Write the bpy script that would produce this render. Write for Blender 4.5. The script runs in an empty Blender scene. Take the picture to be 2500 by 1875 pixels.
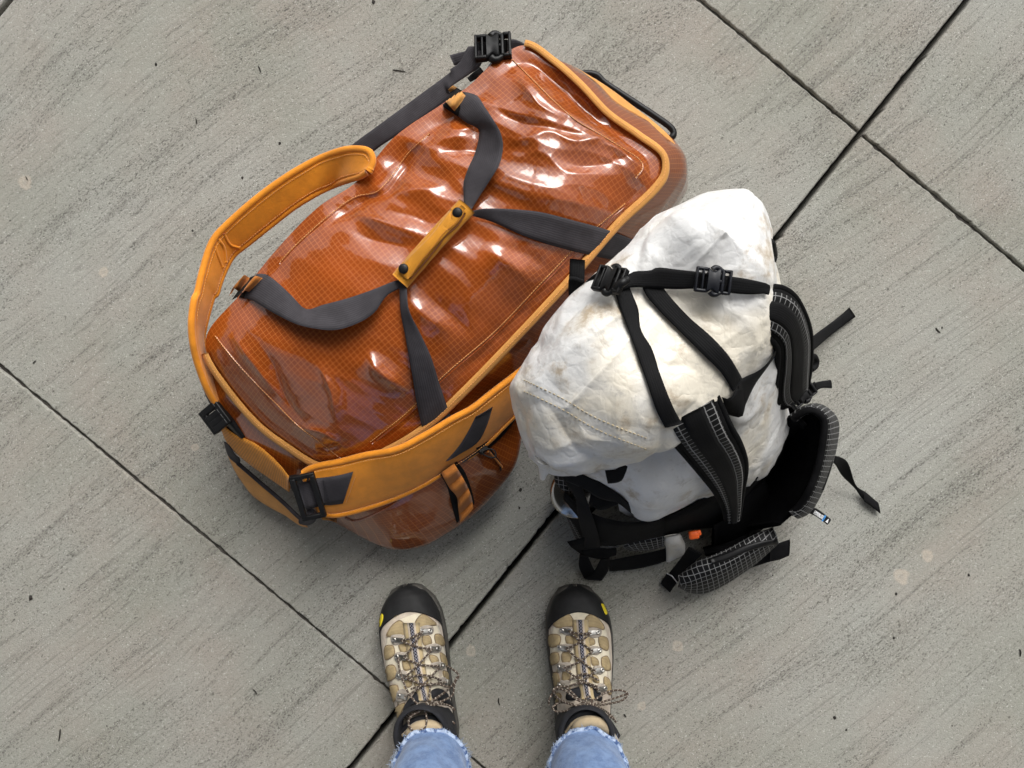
import bpy, bmesh, math, random
import numpy as np
from mathutils import Vector, Matrix, noise
from mathutils.bvhtree import BVHTree

scene = bpy.context.scene
C = scene.collection
random.seed(7)

# ------------------------------------------------------------------ camera
H = 1.35            # phone held at chest height, looking straight down
F = 1890.0          # focal length in photo pixels (2500 x 1875)
cam_d = bpy.data.cameras.new('camera')
cam = bpy.data.objects.new('camera', cam_d)
C.objects.link(cam)
cam.location = (0, 0, H)
cam.rotation_euler = (0, 0, 0)
cam_d.sensor_width = 36.0
cam_d.lens = 36.0 * F / 2500.0
cam_d.clip_start = 0.02
cam_d.clip_end = 500
scene.camera = cam

# ------------------------------------------------------------------ world, sun, exposure
SUN_EL, SUN_AZ = math.radians(43), math.radians(18)     # azimuth from +Y towards +X
world = bpy.data.worlds.new('World')
scene.world = world
world.use_nodes = True
wn = world.node_tree
wn.nodes.clear()
sky = wn.nodes.new('ShaderNodeTexSky')
sky.sky_type = 'NISHITA'
sky.sun_disc = False
sky.sun_elevation = SUN_EL
sky.sun_rotation = SUN_AZ
sky.air_density = 1.0
sky.dust_density = 6.0
sky.ozone_density = 1.0
hs = wn.nodes.new('ShaderNodeHueSaturation')
hs.inputs['Saturation'].default_value = 0.05             # overcast: the cloud layer has hardly any blue
bg = wn.nodes.new('ShaderNodeBackground')
bg.inputs['Strength'].default_value = 0.12
wo = wn.nodes.new('ShaderNodeOutputWorld')
wn.links.new(sky.outputs['Color'], hs.inputs['Color'])
wn.links.new(hs.outputs['Color'], bg.inputs['Color'])
wn.links.new(bg.outputs['Background'], wo.inputs['Surface'])

sun_d = bpy.data.lights.new('sun', 'SUN')
sun_d.energy = 1.4
sun_d.angle = math.radians(34)
sun_d.color = (1.0, 0.97, 0.92)
sun = bpy.data.objects.new('sun', sun_d)
C.objects.link(sun)
sdir = Vector((math.sin(SUN_AZ) * math.cos(SUN_EL), math.cos(SUN_AZ) * math.cos(SUN_EL), math.sin(SUN_EL)))
sun.rotation_euler = sdir.to_track_quat('Z', 'Y').to_euler()
sun.location = sdir * 8

scene.render.engine = 'CYCLES'
scene.view_settings.view_transform = 'Standard'
scene.view_settings.look = 'None'
scene.view_settings.exposure = 0.43
scene.view_settings.gamma = 1.0

# ------------------------------------------------------------------ helpers
CAM = np.array((0.0, 0.0, H))

def P(x, y, z=0.0):
    """photo pixel + height -> world point"""
    s = (H - z) / F
    return np.array(((x - 1250.0) * s, -(y - 937.5) * s, z))

def crop(x0, y0, k):
    return lambda pts: [((p[0]) / k + x0, (p[1]) / k + y0) + tuple(p[2:]) for p in pts]

cD = crop(0, 0, 2212 / 2500)              # whole picture as displayed
c1 = crop(450, 80, 1685 / 650)
c2 = crop(1050, 80, 1685 / 650)
c3 = crop(450, 660, 1304 / 550)
c4 = crop(900, 600, 1201 / 550)
q1 = crop(1230, 440, 2074 / 700)
q2 = crop(1750, 700, 1244 / 450)
q3 = crop(1330, 1050, 2212 / 670)
cB = crop(880, 1390, 2212 / 680)
cT = crop(1070, 60, 2212 / 300)
cM = crop(1350, 1130, 1936 / 350)
cS = crop(1600, 950, 1896 / 400)
cK = crop(530, 640, 2212 / 200)
cE = crop(400, 900, 1659 / 500)

def cr(pts, n, closed=False):
    """Catmull-Rom through pts, n samples evenly by arc length"""
    p = np.array(pts, float)
    m = len(p)
    if m == 2 and not closed:
        t = np.linspace(0, 1, n)[:, None]
        return p[0] * (1 - t) + p[1] * t
    if closed:
        idx = lambda i: p[i % m]
        segs = m
    else:
        ext = np.vstack([2 * p[0] - p[1], p, 2 * p[-1] - p[-2]])
        idx = lambda i: ext[i + 1]
        segs = m - 1
    out = []
    k = 16
    for i in range(segs):
        a, b, c, d = idx(i - 1), idx(i), idx(i + 1), idx(i + 2)
        # centripetal-ish: damp the tangents where the spacing is uneven
        lb = np.linalg.norm(c - b) + 1e-9
        m1 = (c - a) * lb / (np.linalg.norm(b - a) + lb + 1e-9)
        m2 = (d - b) * lb / (np.linalg.norm(d - c) + lb + 1e-9)
        for j in range(k):
            t = j / k
            t2, t3 = t * t, t * t * t
            out.append((2*t3 - 3*t2 + 1) * b + (t3 - 2*t2 + t) * m1 + (-2*t3 + 3*t2) * c + (t3 - t2) * m2)
    if closed:
        out.append(out[0].copy())
    else:
        out.append(p[-1].copy())
    o = np.array(out)
    seg = np.linalg.norm(np.diff(o, axis=0), axis=1)
    s = np.concatenate([[0], np.cumsum(seg)])
    t = np.linspace(0, s[-1], n + 1)[:-1] if closed else np.linspace(0, s[-1], n)
    return np.stack([np.interp(t, s, o[:, k]) for k in range(o.shape[1])], axis=1)

def crk(pts, k, closed=False):
    """Catmull-Rom keeping k samples per segment (keeps columns in step)"""
    p = np.array(pts, float)
    m = len(p)
    out = []
    for i in range(m if closed else m - 1):
        if closed:
            a, b, c, d = p[i - 1], p[i], p[(i + 1) % m], p[(i + 2) % m]
        else:
            b, c = p[i], p[i + 1]
            a = p[i - 1] if i > 0 else 2 * b - c
            d = p[i + 2] if i + 2 < m else 2 * c - b
        lb = np.linalg.norm(c - b) + 1e-9
        m1 = (c - a) * lb / (np.linalg.norm(b - a) + lb + 1e-9)
        m2 = (d - b) * lb / (np.linalg.norm(d - c) + lb + 1e-9)
        for j in range(k):
            t = j / k
            t2, t3 = t * t, t * t * t
            out.append((2*t3 - 3*t2 + 1) * b + (t3 - 2*t2 + t) * m1 + (-2*t3 + 3*t2) * c + (t3 - t2) * m2)
    if not closed:
        out.append(p[-1])
    return np.array(out)

def mk(name, verts, faces, mat, parent=None, uvs=None, smooth=True):
    me = bpy.data.meshes.new(name)
    me.from_pydata([tuple(map(float, v)) for v in verts], [], [tuple(int(i) for i in f) for f in faces])
    if uvs is not None:
        lay = me.uv_layers.new(name='UVMap')
        vi = np.empty(len(me.loops), dtype=np.int32)
        me.loops.foreach_get('vertex_index', vi)
        lay.data.foreach_set('uv', np.asarray(uvs, dtype=np.float32)[vi].ravel())
    if smooth:
        me.polygons.foreach_set('use_smooth', np.ones(len(me.polygons), dtype=bool))
    if mat:
        me.materials.append(mat)
    me.update()
    o = bpy.data.objects.new(name, me)
    C.objects.link(o)
    if parent:
        o.parent = parent
        o.matrix_parent_inverse = Matrix.Translation(-parent.location) if parent.type == 'EMPTY' else Matrix.Identity(4)
    return o

def tag(o, label, cat, group=None):
    o['label'] = label
    o['category'] = cat
    if group:
        o['group'] = group
    return o

def empty(name, loc=(0, 0, 0)):
    o = bpy.data.objects.new(name, None)
    C.objects.link(o)
    o.location = loc
    o.empty_display_size = 0.05
    return o

class Bag:
    """collects geometry for one mesh"""
    def __init__(self):
        self.v, self.f, self.u = [], [], []
    def add(self, v, f, u=None):
        b = len(self.v)
        self.v += [tuple(x) for x in v]
        self.f += [tuple(i + b for i in q) for q in f]
        self.u += [tuple(x) for x in u] if u is not None else [(x[0], x[1]) for x in v]
    def make(self, name, mat, parent=None, smooth=True):
        return mk(name, self.v, self.f, mat, parent, self.u, smooth)

def gridfaces(n, m, closed_n=False, closed_m=False):
    f = []
    for i in range(n if closed_n else n - 1):
        for j in range(m if closed_m else m - 1):
            a = i * m + j
            b = ((i + 1) % n) * m + j
            f.append((a, b, ((i + 1) % n) * m + (j + 1) % m, i * m + (j + 1) % m))
    return f

def gridnormals(g, closed0=False):
    """g: n x m x 3"""
    if closed0:
        du = np.roll(g, -1, 0) - np.roll(g, 1, 0)
    else:
        du = np.gradient(g, axis=0)
    dv = np.gradient(g, axis=1)
    nn = np.cross(du, dv)
    return nn / (np.linalg.norm(nn, axis=2, keepdims=True) + 1e-12)

def smooth1(a, k, closed=False):
    for _ in range(k):
        b = a.copy()
        b[1:-1] = (a[:-2] + 2 * a[1:-1] + a[2:]) / 4
        a = b
    return a

class Surf:
    """something to lay things on: ray through a photo pixel, hit point"""
    def __init__(self, *objs):
        v, f = [], []
        for o in objs:
            b = len(v)
            mw = Matrix.Identity(4)
            v += [tuple(x.co) for x in o.data.vertices]
            f += [tuple(i + b for i in p.vertices) for p in o.data.polygons]
        self.t = BVHTree.FromPolygons(v, f)
    def at(self, x, y, h=0.0):
        d = Vector(((x - 1250.0) / F, -(y - 937.5) / F, -1.0)).normalized()
        loc, nor, i, dist = self.t.ray_cast(Vector(CAM), d)
        if loc is None:
            q = P(x, y, 0.15)
            loc, nor, i, dist = self.t.find_nearest(Vector(q))
        p = np.array(loc)
        return p + np.array((0, 0, 1.0)) * h
    def hit(self, x, y):
        d = Vector(((x - 1250.0) / F, -(y - 937.5) / F, -1.0)).normalized()
        loc, nor, i, dist = self.t.ray_cast(Vector(CAM), d)
        if loc is None:
            return None, None
        if nor.dot(d) > 0:
            nor = -nor
        return np.array(loc), np.array(nor)

def slab_from_grid(g, thick, uv, round_edges=True):
    """g n x m x 3 mid surface -> closed thick sheet"""
    n, m = g.shape[:2]
    nn = gridnormals(g)
    k = np.linspace(-1, 1, m)
    prof = (np.clip(1 - np.abs(k) ** 4, 0, 1) ** 0.5 * 0.92 + 0.08) if round_edges else np.ones(m)
    off = nn * (prof[None, :, None] * thick / 2)
    top, bot = g + off, g - off
    # loop of columns: top 0..m-1 then bottom m-1..0, closed across
    ring = np.concatenate([top, bot[:, ::-1]], axis=1)
    M = 2 * m
    v = ring.reshape(-1, 3)
    f = gridfaces(n, M, False, True)
    f.append(tuple(range(M))[::-1])
    f.append(tuple((n - 1) * M + j for j in range(M)))
    u = np.concatenate([uv, uv[:, ::-1]], axis=1).reshape(-1, 2)
    return v, f, u

def ribbon(name, L, R, mat, parent, surf=None, thick=0.0022, n=None, m=7, crown=0.0, lift=0.0, sm=3, bag=None):
    """webbing between two edge lines given as (px, py, h). h is the height above surf, or above the ground."""
    Lw = np.array([P(p[0], p[1], p[2] if surf is None else 0.25) for p in L])
    ln = np.sum(np.linalg.norm(np.diff(Lw, axis=0), axis=1))
    n = n or max(8, int(ln / 0.006))
    l, r = cr(L, n), cr(R, n)
    g = np.zeros((n, m, 3))
    ks = np.linspace(0, 1, m)
    for j, k in enumerate(ks):
        px = l * (1 - k) + r * k
        c = crown * (1 - (2 * k - 1) ** 2)
        for i in range(n):
            if surf is None:
                g[i, j] = P(px[i, 0], px[i, 1], px[i, 2] + c + lift)
            else:
                q = surf.at(px[i, 0], px[i, 1])
                z = q[2] + px[i, 2] + c + lift
                g[i, j] = P(px[i, 0], px[i, 1], z)
    if surf is not None:
        z = g[:, :, 2].copy()
        zs = smooth1(z, sm)
        zs = np.maximum(zs, z - 0.002)
        for i in range(n):
            for j in range(m):
                k = (H - zs[i, j]) / (H - g[i, j, 2])
                g[i, j, :2] *= k
                g[i, j, 2] = zs[i, j]
    mid = g[:, m // 2]
    s = np.concatenate([[0], np.cumsum(np.linalg.norm(np.diff(mid, axis=0), axis=1))])
    w = np.linalg.norm(g[:, -1] - g[:, 0], axis=1).mean()
    uv = np.zeros((n, m, 2))
    uv[:, :, 0] = (ks * w)[None, :]
    uv[:, :, 1] = s[:, None]
    v, f, u = slab_from_grid(g, thick, uv)
    if bag is not None:
        bag.add(v, f, u)
        return g
    o = mk(name, v, f, mat, parent, u)
    o['_'] = 0
    del o['_']
    return o, g

def tube_geo(path, r, sides=8, closed=False):
    path = np.array(path, float)
    n = len(path)
    if np.isscalar(r):
        r = np.full(n, r)
    t = np.gradient(path, axis=0) if not closed else np.roll(path, -1, 0) - np.roll(path, 1, 0)
    t /= np.linalg.norm(t, axis=1, keepdims=True) + 1e-12
    ref = np.array((0, 0, 1.0)) if abs(t[0][2]) < 0.9 else np.array((1.0, 0, 0))
    u = np.cross(t[0], ref); u /= np.linalg.norm(u)
    V, U = [], []
    s = 0
    for i in range(n):
        u = u - t[i] * np.dot(u, t[i]); u /= np.linalg.norm(u) + 1e-12
        w = np.cross(t[i], u)
        if i:
            s += np.linalg.norm(path[i] - path[i - 1])
        for k in range(sides):
            a = 2 * math.pi * k / sides
            V.append(path[i] + (u * math.cos(a) + w * math.sin(a)) * r[i])
            U.append((k / sides * 0.01, s))
    f = gridfaces(n, sides, closed, True)
    if not closed:
        f.append(tuple(range(sides))[::-1])
        f.append(tuple((n - 1) * sides + k for k in range(sides)))
    return V, f, U

def tube(name, path, r, mat, parent, sides=8, closed=False):
    v, f, u = tube_geo(path, r, sides, closed)
    return mk(name, v, f, mat, parent, u)

def rbox_geo(c, ax, ay, az, sx, sy, sz, b=0.0015):
    """box with chamfered edges, axes ax ay az (unit), sizes full"""
    c = np.array(c); ax = np.array(ax); ay = np.array(ay); az = np.array(az)
    hx, hy, hz = sx / 2, sy / 2, sz / 2
    b = min(b, hx * .9, hy * .9, hz * .9)
    bm = bmesh.new()
    bmesh.ops.create_cube(bm, size=1)
    for v in bm.verts:
        v.co = Vector((v.co.x * sx, v.co.y * sy, v.co.z * sz))
    bmesh.ops.bevel(bm, geom=bm.edges[:], offset=b, segments=2, affect='EDGES', profile=0.6)
    bm.verts.index_update()
    V = [c + ax * v.co.x + ay * v.co.y + az * v.co.z for v in bm.verts]
    Fc = [tuple(v.index for v in f.verts) for f in bm.faces]
    bm.free()
    return V, Fc

def frame_of(p0, p1, up=(0, 0, 1)):
    a = np.array(p1, float) - np.array(p0, float); a /= np.linalg.norm(a)
    up = np.array(up, float)
    s = np.cross(up, a); s /= np.linalg.norm(s)
    return a, s, np.cross(a, s)

def patch(name, poly, surf, off, thick, mat, parent, rings=5, n=40, uvscale=1.0, center=None, bag=None):
    """a piece laid on a surface: outline in photo pixels, smooth closed, raised by off"""
    b = cr(poly, n, True)
    c = np.array(center) if center is not None else b.mean(0)
    V, U, Fc = [], [], []
    ts = np.linspace(0, 1, rings + 1)[1:][::-1]
    layers = [(1.0, -0.002), (1.0, off * 0.55)] + [(t, off + thick * (1 - t ** 6)) for t in list(np.concatenate([[0.955], ts[1:]]))]
    cnt = 0
    for t, h in layers:
        for p in b:
            q = c + (p[:2] - c[:2]) * t
            loc, nor = surf.hit(q[0], q[1])
            if loc is None:
                loc = surf.at(q[0], q[1]); nor = np.array((0, 0, 1.0))
            w = loc + nor * h
            V.append(w); U.append((w[0] * uvscale, w[1] * uvscale))
    L = len(layers)
    for i in range(L - 1):
        for j in range(n):
            Fc.append((i * n + j, i * n + (j + 1) % n, (i + 1) * n + (j + 1) % n, (i + 1) * n + j))
    loc, nor = surf.hit(c[0], c[1])
    if loc is None:
        loc = surf.at(c[0], c[1]); nor = np.array((0, 0, 1.0))
    w = loc + nor * (off + thick)
    V.append(w); U.append((w[0], w[1]))
    for j in range(n):
        Fc.append(((L - 1) * n + j, (L - 1) * n + (j + 1) % n, L * n))
    Fc = [q[::-1] for q in Fc]
    if bag is not None:
        bag.add(V, Fc, U); return None
    return mk(name, V, Fc, mat, parent, U)

# ------------------------------------------------------------------ materials
MATS = {}
class NT:
    def __init__(self, name):
        self.m = bpy.data.materials.new(name)
        self.m.use_nodes = True
        self.t = self.m.node_tree
        self.b = self.t.nodes['Principled BSDF']
        MATS[name] = self.m
    def n(self, typ, **kw):
        nd = self.t.nodes.new(typ)
        for k, v in kw.items():
            if hasattr(nd, k):
                setattr(nd, k, v)
        return nd
    def l(self, a, b):
        self.t.links.new(a, b)
    def val(self, sock, v):
        if hasattr(v, 'is_linked') or hasattr(v, 'links'):
            self.l(v, sock)
        else:
            sock.default_value = v
    def uv(self):
        return self.n('ShaderNodeUVMap', uv_map='UVMap').outputs['UV']
    def obj(self):
        return self.n('ShaderNodeNewGeometry').outputs['Position']
    def mapping(self, vec, scale=(1, 1, 1), rot=(0, 0, 0), loc=(0, 0, 0)):
        mp = self.n('ShaderNodeMapping')
        self.l(vec, mp.inputs['Vector'])
        mp.inputs['Scale'].default_value = scale
        mp.inputs['Rotation'].default_value = rot
        mp.inputs['Location'].default_value = loc
        return mp.outputs['Vector']
    def noise(self, vec, scale, detail=3, rough=0.5, dist=0.0):
        nd = self.n('ShaderNodeTexNoise')
        self.l(vec, nd.inputs['Vector'])
        nd.inputs['Scale'].default_value = scale
        nd.inputs['Detail'].default_value = detail
        nd.inputs['Roughness'].default_value = rough
        nd.inputs['Distortion'].default_value = dist
        return nd.outputs['Fac']
    def voro(self, vec, scale, feature='F1', out='Distance', rnd=1.0):
        nd = self.n('ShaderNodeTexVoronoi', feature=feature)
        self.l(vec, nd.inputs['Vector'])
        nd.inputs['Scale'].default_value = scale
        nd.inputs['Randomness'].default_value = rnd
        return nd.outputs[out]
    def math(self, op, a, b=0.0, c=None, clamp=False):
        nd = self.n('ShaderNodeMath', operation=op, use_clamp=clamp)
        self.val(nd.inputs[0], a)
        self.val(nd.inputs[1], b)
        if c is not None:
            self.val(nd.inputs[2], c)
        return nd.outputs[0]
    def ss(self, v, lo, hi):
        nd = self.n('ShaderNodeMapRange', interpolation_type='SMOOTHSTEP')
        self.val(nd.inputs['Value'], v)
        nd.inputs['From Min'].default_value = lo
        nd.inputs['From Max'].default_value = hi
        return nd.outputs['Result']
    def mix(self, fac, a, b, blend='MIX'):
        nd = self.n('ShaderNodeMix', data_type='RGBA', blend_type=blend)
        self.val(nd.inputs['Factor'], fac)
        for s, v in ((nd.inputs['A'], a), (nd.inputs['B'], b)) if False else ((nd.inputs[6], a), (nd.inputs[7], b)):
            if isinstance(v, tuple):
                s.default_value = v if len(v) == 4 else v + (1,)
            else:
                self.l(v, s)
        return nd.outputs[2]
    def bump(self, h, strength, dist, prev=None):
        nd = self.n('ShaderNodeBump')
        self.l(h, nd.inputs['Height'])
        nd.inputs['Strength'].default_value = strength
        nd.inputs['Distance'].default_value = dist
        if prev is not None:
            self.l(prev, nd.inputs['Normal'])
        return nd.outputs['Normal']
    def sep(self, vec):
        nd = self.n('ShaderNodeSeparateXYZ')
        self.l(vec, nd.inputs[0])
        return nd.outputs
    def out(self, color=None, rough=0.6, normal=None, coat=0, coat_rough=.05, coat_ior=1.5, metal=0, spec=0.5, sheen=0, coat_normal=None):
        b = self.b
        if color is not None:
            if isinstance(color, tuple):
                b.inputs['Base Color'].default_value = color + (1,) if len(color) == 3 else color
            else:
                self.l(color, b.inputs['Base Color'])
        self.val(b.inputs['Roughness'], rough)
        b.inputs['Metallic'].default_value = metal
        b.inputs['Specular IOR Level'].default_value = spec
        b.inputs['Coat Weight'].default_value = coat
        self.val(b.inputs['Coat Roughness'], coat_rough)
        b.inputs['Coat IOR'].default_value = coat_ior
        b.inputs['Sheen Weight'].default_value = sheen
        if normal is not None:
            self.l(normal, b.inputs['Normal'])
        if coat_normal is not None:
            self.l(coat_normal, b.inputs['Coat Normal'])
        return self.m

def linemask(N, coord, period, width):
    """1 on thin lines every period"""
    f = N.math('FRACT', N.math('DIVIDE', coord, period))
    d = N.math('ABSOLUTE', N.math('SUBTRACT', f, 0.5))
    return N.ss(d, 0.5 - width / period, 0.5 - width / period * 0.35)

def mat_concrete():
    N = NT('broomed_concrete')
    p = N.obj()
    w = N.n('ShaderNodeVectorMath', operation='ADD')
    nz = N.n('ShaderNodeTexNoise'); N.l(p, nz.inputs['Vector']); nz.inputs['Scale'].default_value = 1.1; nz.inputs['Detail'].default_value = 1
    sc = N.n('ShaderNodeVectorMath', operation='SCALE'); N.l(nz.outputs['Color'], sc.inputs[0]); sc.inputs['Scale'].default_value = 0.16
    N.l(p, w.inputs[0]); N.l(sc.outputs[0], w.inputs[1])
    q = N.mapping(w.outputs[0], rot=(0, 0, math.radians(-39)))
    st = N.mapping(q, scale=(0.045, 1, 1))
    s1 = N.noise(st, 55, 4, 0.6)
    st2 = N.mapping(q, scale=(0.02, 1, 1))
    s2 = N.noise(st2, 200, 2, 0.55)
    st3 = N.mapping(q, scale=(0.25, 1, 1))
    s3 = N.noise(st3, 9, 3, 0.5)
    big = N.noise(p, 2.3, 4, 0.6)
    tint = N.noise(p, 5.0, 3, 0.55)
    fine = N.noise(p, 420, 3, 0.75)
    fine2 = N.noise(p, 150, 3, 0.65)
    col = N.mix(N.ss(tint, 0.35, 0.68), (0.282, 0.280, 0.238), (0.318, 0.285, 0.244))
    col = N.mix(N.ss(big, 0.3, 0.75), col, (0.345, 0.345, 0.312))
    col = N.mix(N.math('MULTIPLY', N.ss(s3, 0.45, 0.75), 0.14), col, (0.2, 0.19, 0.165))
    col = N.mix(N.math('MULTIPLY', N.ss(s1, 0.54, 0.72), 0.36), col, (0.15, 0.145, 0.13))
    col = N.mix(N.math('MULTIPLY', N.ss(s2, 0.56, 0.70), 0.34), col, (0.10, 0.095, 0.085))
    col = N.mix(N.math('MULTIPLY', N.ss(fine, 0.5, 0.78), 0.5), col, (0.11, 0.105, 0.095))
    col = N.mix(N.math('MULTIPLY', N.ss(fine2, 0.48, 0.28), 0.5), col, (0.46, 0.45, 0.41))
    # small dark pits gathered in the streaks
    st4 = N.mapping(q, scale=(0.55, 1, 1))
    dens = N.ss(N.math('ADD', N.math('MULTIPLY', s1, 0.6), N.math('MULTIPLY', s3, 0.5)), 0.38, 0.72)
    g1 = N.math('ADD', N.noise(st4, 430, 2, 0.65), N.math('MULTIPLY', dens, 0.125))
    pit = N.ss(g1, 0.63, 0.74)
    col = N.mix(N.math('MULTIPLY', pit, 0.66), col, (0.060, 0.055, 0.047))
    g3 = N.math('ADD', N.noise(st4, 120, 2, 0.5), N.math('MULTIPLY', dens, 0.06))
    col = N.mix(N.math('MULTIPLY', N.ss(g3, 0.73, 0.80), 0.55), col, (0.05, 0.045, 0.04))
    v2 = N.voro(p, 42); r2 = N.sep(N.voro(p, 42, out='Color'))[1]
    pit2 = N.math('MULTIPLY', N.ss(v2, 0.09, 0.04), N.ss(r2, 0.9, 0.93))
    col = N.mix(N.math('MULTIPLY', pit2, 0.9), col, (0.03, 0.026, 0.022))
    v3 = N.voro(p, 300); r3 = N.sep(N.voro(p, 300, out='Color'))[2]
    sp = N.math('MULTIPLY', N.ss(v3, 0.28, 0.16), N.ss(r3, 0.95, 0.98))
    col = N.mix(N.math('MULTIPLY', sp, 0.8), col, (0.62, 0.61, 0.57))
    # old pale spots of gum trodden into the surface
    wob = N.math('MULTIPLY', N.math('SUBTRACT', N.noise(p, 45, 3, 0.7), 0.5), 0.020)
    tot = None
    for (sx, sy, rad) in ((62, 446, .013), (252, 663, .010), (1655, 1578, .010), (1567, 1722, .008), (2200, 1408, .016), (2263, 1358, .013),
                          (1150, 1588, .012), (475, 1093, .008)):
        c = P(sx, sy)
        dv = N.n('ShaderNodeVectorMath', operation='DISTANCE')
        N.l(p, dv.inputs[0]); dv.inputs[1].default_value = tuple(c)
        d = N.math('ADD', dv.outputs['Value'], wob)
        k = N.ss(d, rad, rad * 0.55)
        k = N.math('MULTIPLY', k, N.math('ADD', N.math('MULTIPLY', N.ss(d, rad * 0.1, rad * 0.8), 0.45), 0.35))
        tot = k if tot is None else N.math('MAXIMUM', tot, k)
    col = N.mix(N.math('MULTIPLY', tot, 0.8), col, (0.52, 0.44, 0.36))
    h = N.math('ADD', N.math('MULTIPLY', s2, -0.6), N.math('MULTIPLY', fine, -0.9))
    h = N.math('ADD', h, N.math('MULTIPLY', fine2, 0.7))
    nrm = N.bump(h, 0.75, 0.0016)
    return N.out(col, 0.85, nrm, spec=0.3)

def mat_plain(name, col, rough=0.6, var=0.25, scale=60, bump=0.0, bdist=0.0005, **kw):
    N = NT(name)
    p = N.obj()
    f = N.noise(p, scale, 4, 0.6)
    dark = tuple(c * (1 - var) for c in col)
    lite = tuple(min(1, c * (1 + var)) for c in col)
    c = N.mix(N.ss(f, 0.3, 0.7), dark, lite)
    nrm = N.bump(N.noise(p, scale * 5, 3, 0.6), bump, bdist) if bump else None
    return N.out(c, rough, nrm, **kw)

def mat_web(name, col, rib=0.0026, across=False, var=0.18, rough=0.75, strength=0.6, sheen=0.15, edge=None):
    """woven webbing: fine ribs along the strap, weave across"""
    N = NT(name)
    uv = N.uv()
    s = N.sep(uv)
    a, b = (s[1], s[0]) if across else (s[0], s[1])
    r1 = N.math('ABSOLUTE', N.math('SUBTRACT', N.math('FRACT', N.math('DIVIDE', a, rib)), 0.5))
    r2 = N.math('ABSOLUTE', N.math('SUBTRACT', N.math('FRACT', N.math('DIVIDE', b, rib * 0.7)), 0.5))
    f = N.noise(N.obj(), 40, 4, 0.6)
    c = N.mix(N.ss(f, 0.3, 0.7), tuple(x * (1 - var) for x in col), tuple(min(1, x * (1 + var)) for x in col))
    c = N.mix(N.math('MULTIPLY', r1, 1.0), c, tuple(x * 0.35 for x in col))
    fuzz = N.noise(N.obj(), 900, 2, 0.6)
    c = N.mix(N.math('MULTIPLY', N.ss(fuzz, 0.55, 0.8), 0.3), c, tuple(min(1, x * 1.6 + 0.01) for x in col))
    h = N.math('ADD', N.math('MULTIPLY', r1, -1.0), N.math('MULTIPLY', r2, -0.6))
    nrm = N.bump(h, strength, 0.0004)
    return N.out(c, rough, nrm, sheen=sheen, spec=0.18)

def mat_ripstop(name, base, line, period=0.0064, coat=1.0):
    """coated shiny fabric with a ripstop grid"""
    N = NT(name)
    uv = N.uv()
    warp = N.n('ShaderNodeVectorMath', operation='ADD')
    nz = N.n('ShaderNodeTexNoise'); N.l(uv, nz.inputs['Vector']); nz.inputs['Scale'].default_value = 9
    sc = N.n('ShaderNodeVectorMath', operation='SCALE'); N.l(nz.outputs['Color'], sc.inputs[0]); sc.inputs['Scale'].default_value = 0.006
    N.l(uv, warp.inputs[0]); N.l(sc.outputs[0], warp.inputs[1])
    s = N.sep(warp.outputs[0])
    g = N.math('MAXIMUM', linemask(N, s[0], period, 0.00048), linemask(N, s[1], period, 0.00048))
    g2 = N.math('MAXIMUM', linemask(N, s[0], period / 6, 0.0003), linemask(N, s[1], period / 6, 0.0003))
    p = N.obj()
    f = N.noise(p, 9, 4, 0.6)
    c = N.mix(N.ss(f, 0.3, 0.72), tuple(x * 0.78 for x in base), tuple(x * 1.2 for x in base))
    c = N.mix(N.math('MULTIPLY', g2, 0.08), c, tuple(x * 0.35 for x in base))
    c = N.mix(N.math('MULTIPLY', g, 0.5), c, line)
    big = N.noise(p, 38, 3, 0.5)
    n1 = N.bump(big, 0.05, 0.004)
    n2 = N.bump(g, 0.25, 0.0003, n1)
    n3 = N.bump(g, 0.10, 0.0003, n1)
    return N.out(c, 0.5, n2, coat=coat, coat_rough=0.04, coat_ior=1.74, spec=0.2, coat_normal=n3)

def mat_gridnylon(name='black_grid_nylon', period=0.0085):
    N = NT(name)
    uv = N.uv()
    s = N.sep(uv)
    wob = N.math('MULTIPLY', N.math('SUBTRACT', N.noise(uv, 90, 2, 0.5), 0.5), 0.002)
    a = N.math('ADD', s[0], wob); b = N.math('ADD', s[1], wob)
    g = N.math('MAXIMUM', linemask(N, a, period, 0.0007), linemask(N, b, period, 0.0007))
    c = N.mix(g, (0.005, 0.005, 0.0055), (0.24, 0.24, 0.24))
    nrm = N.bump(N.noise(N.obj(), 130, 3, 0.6), 0.35, 0.002)
    return N.out(c, 0.6, nrm, spec=0.2)

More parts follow.
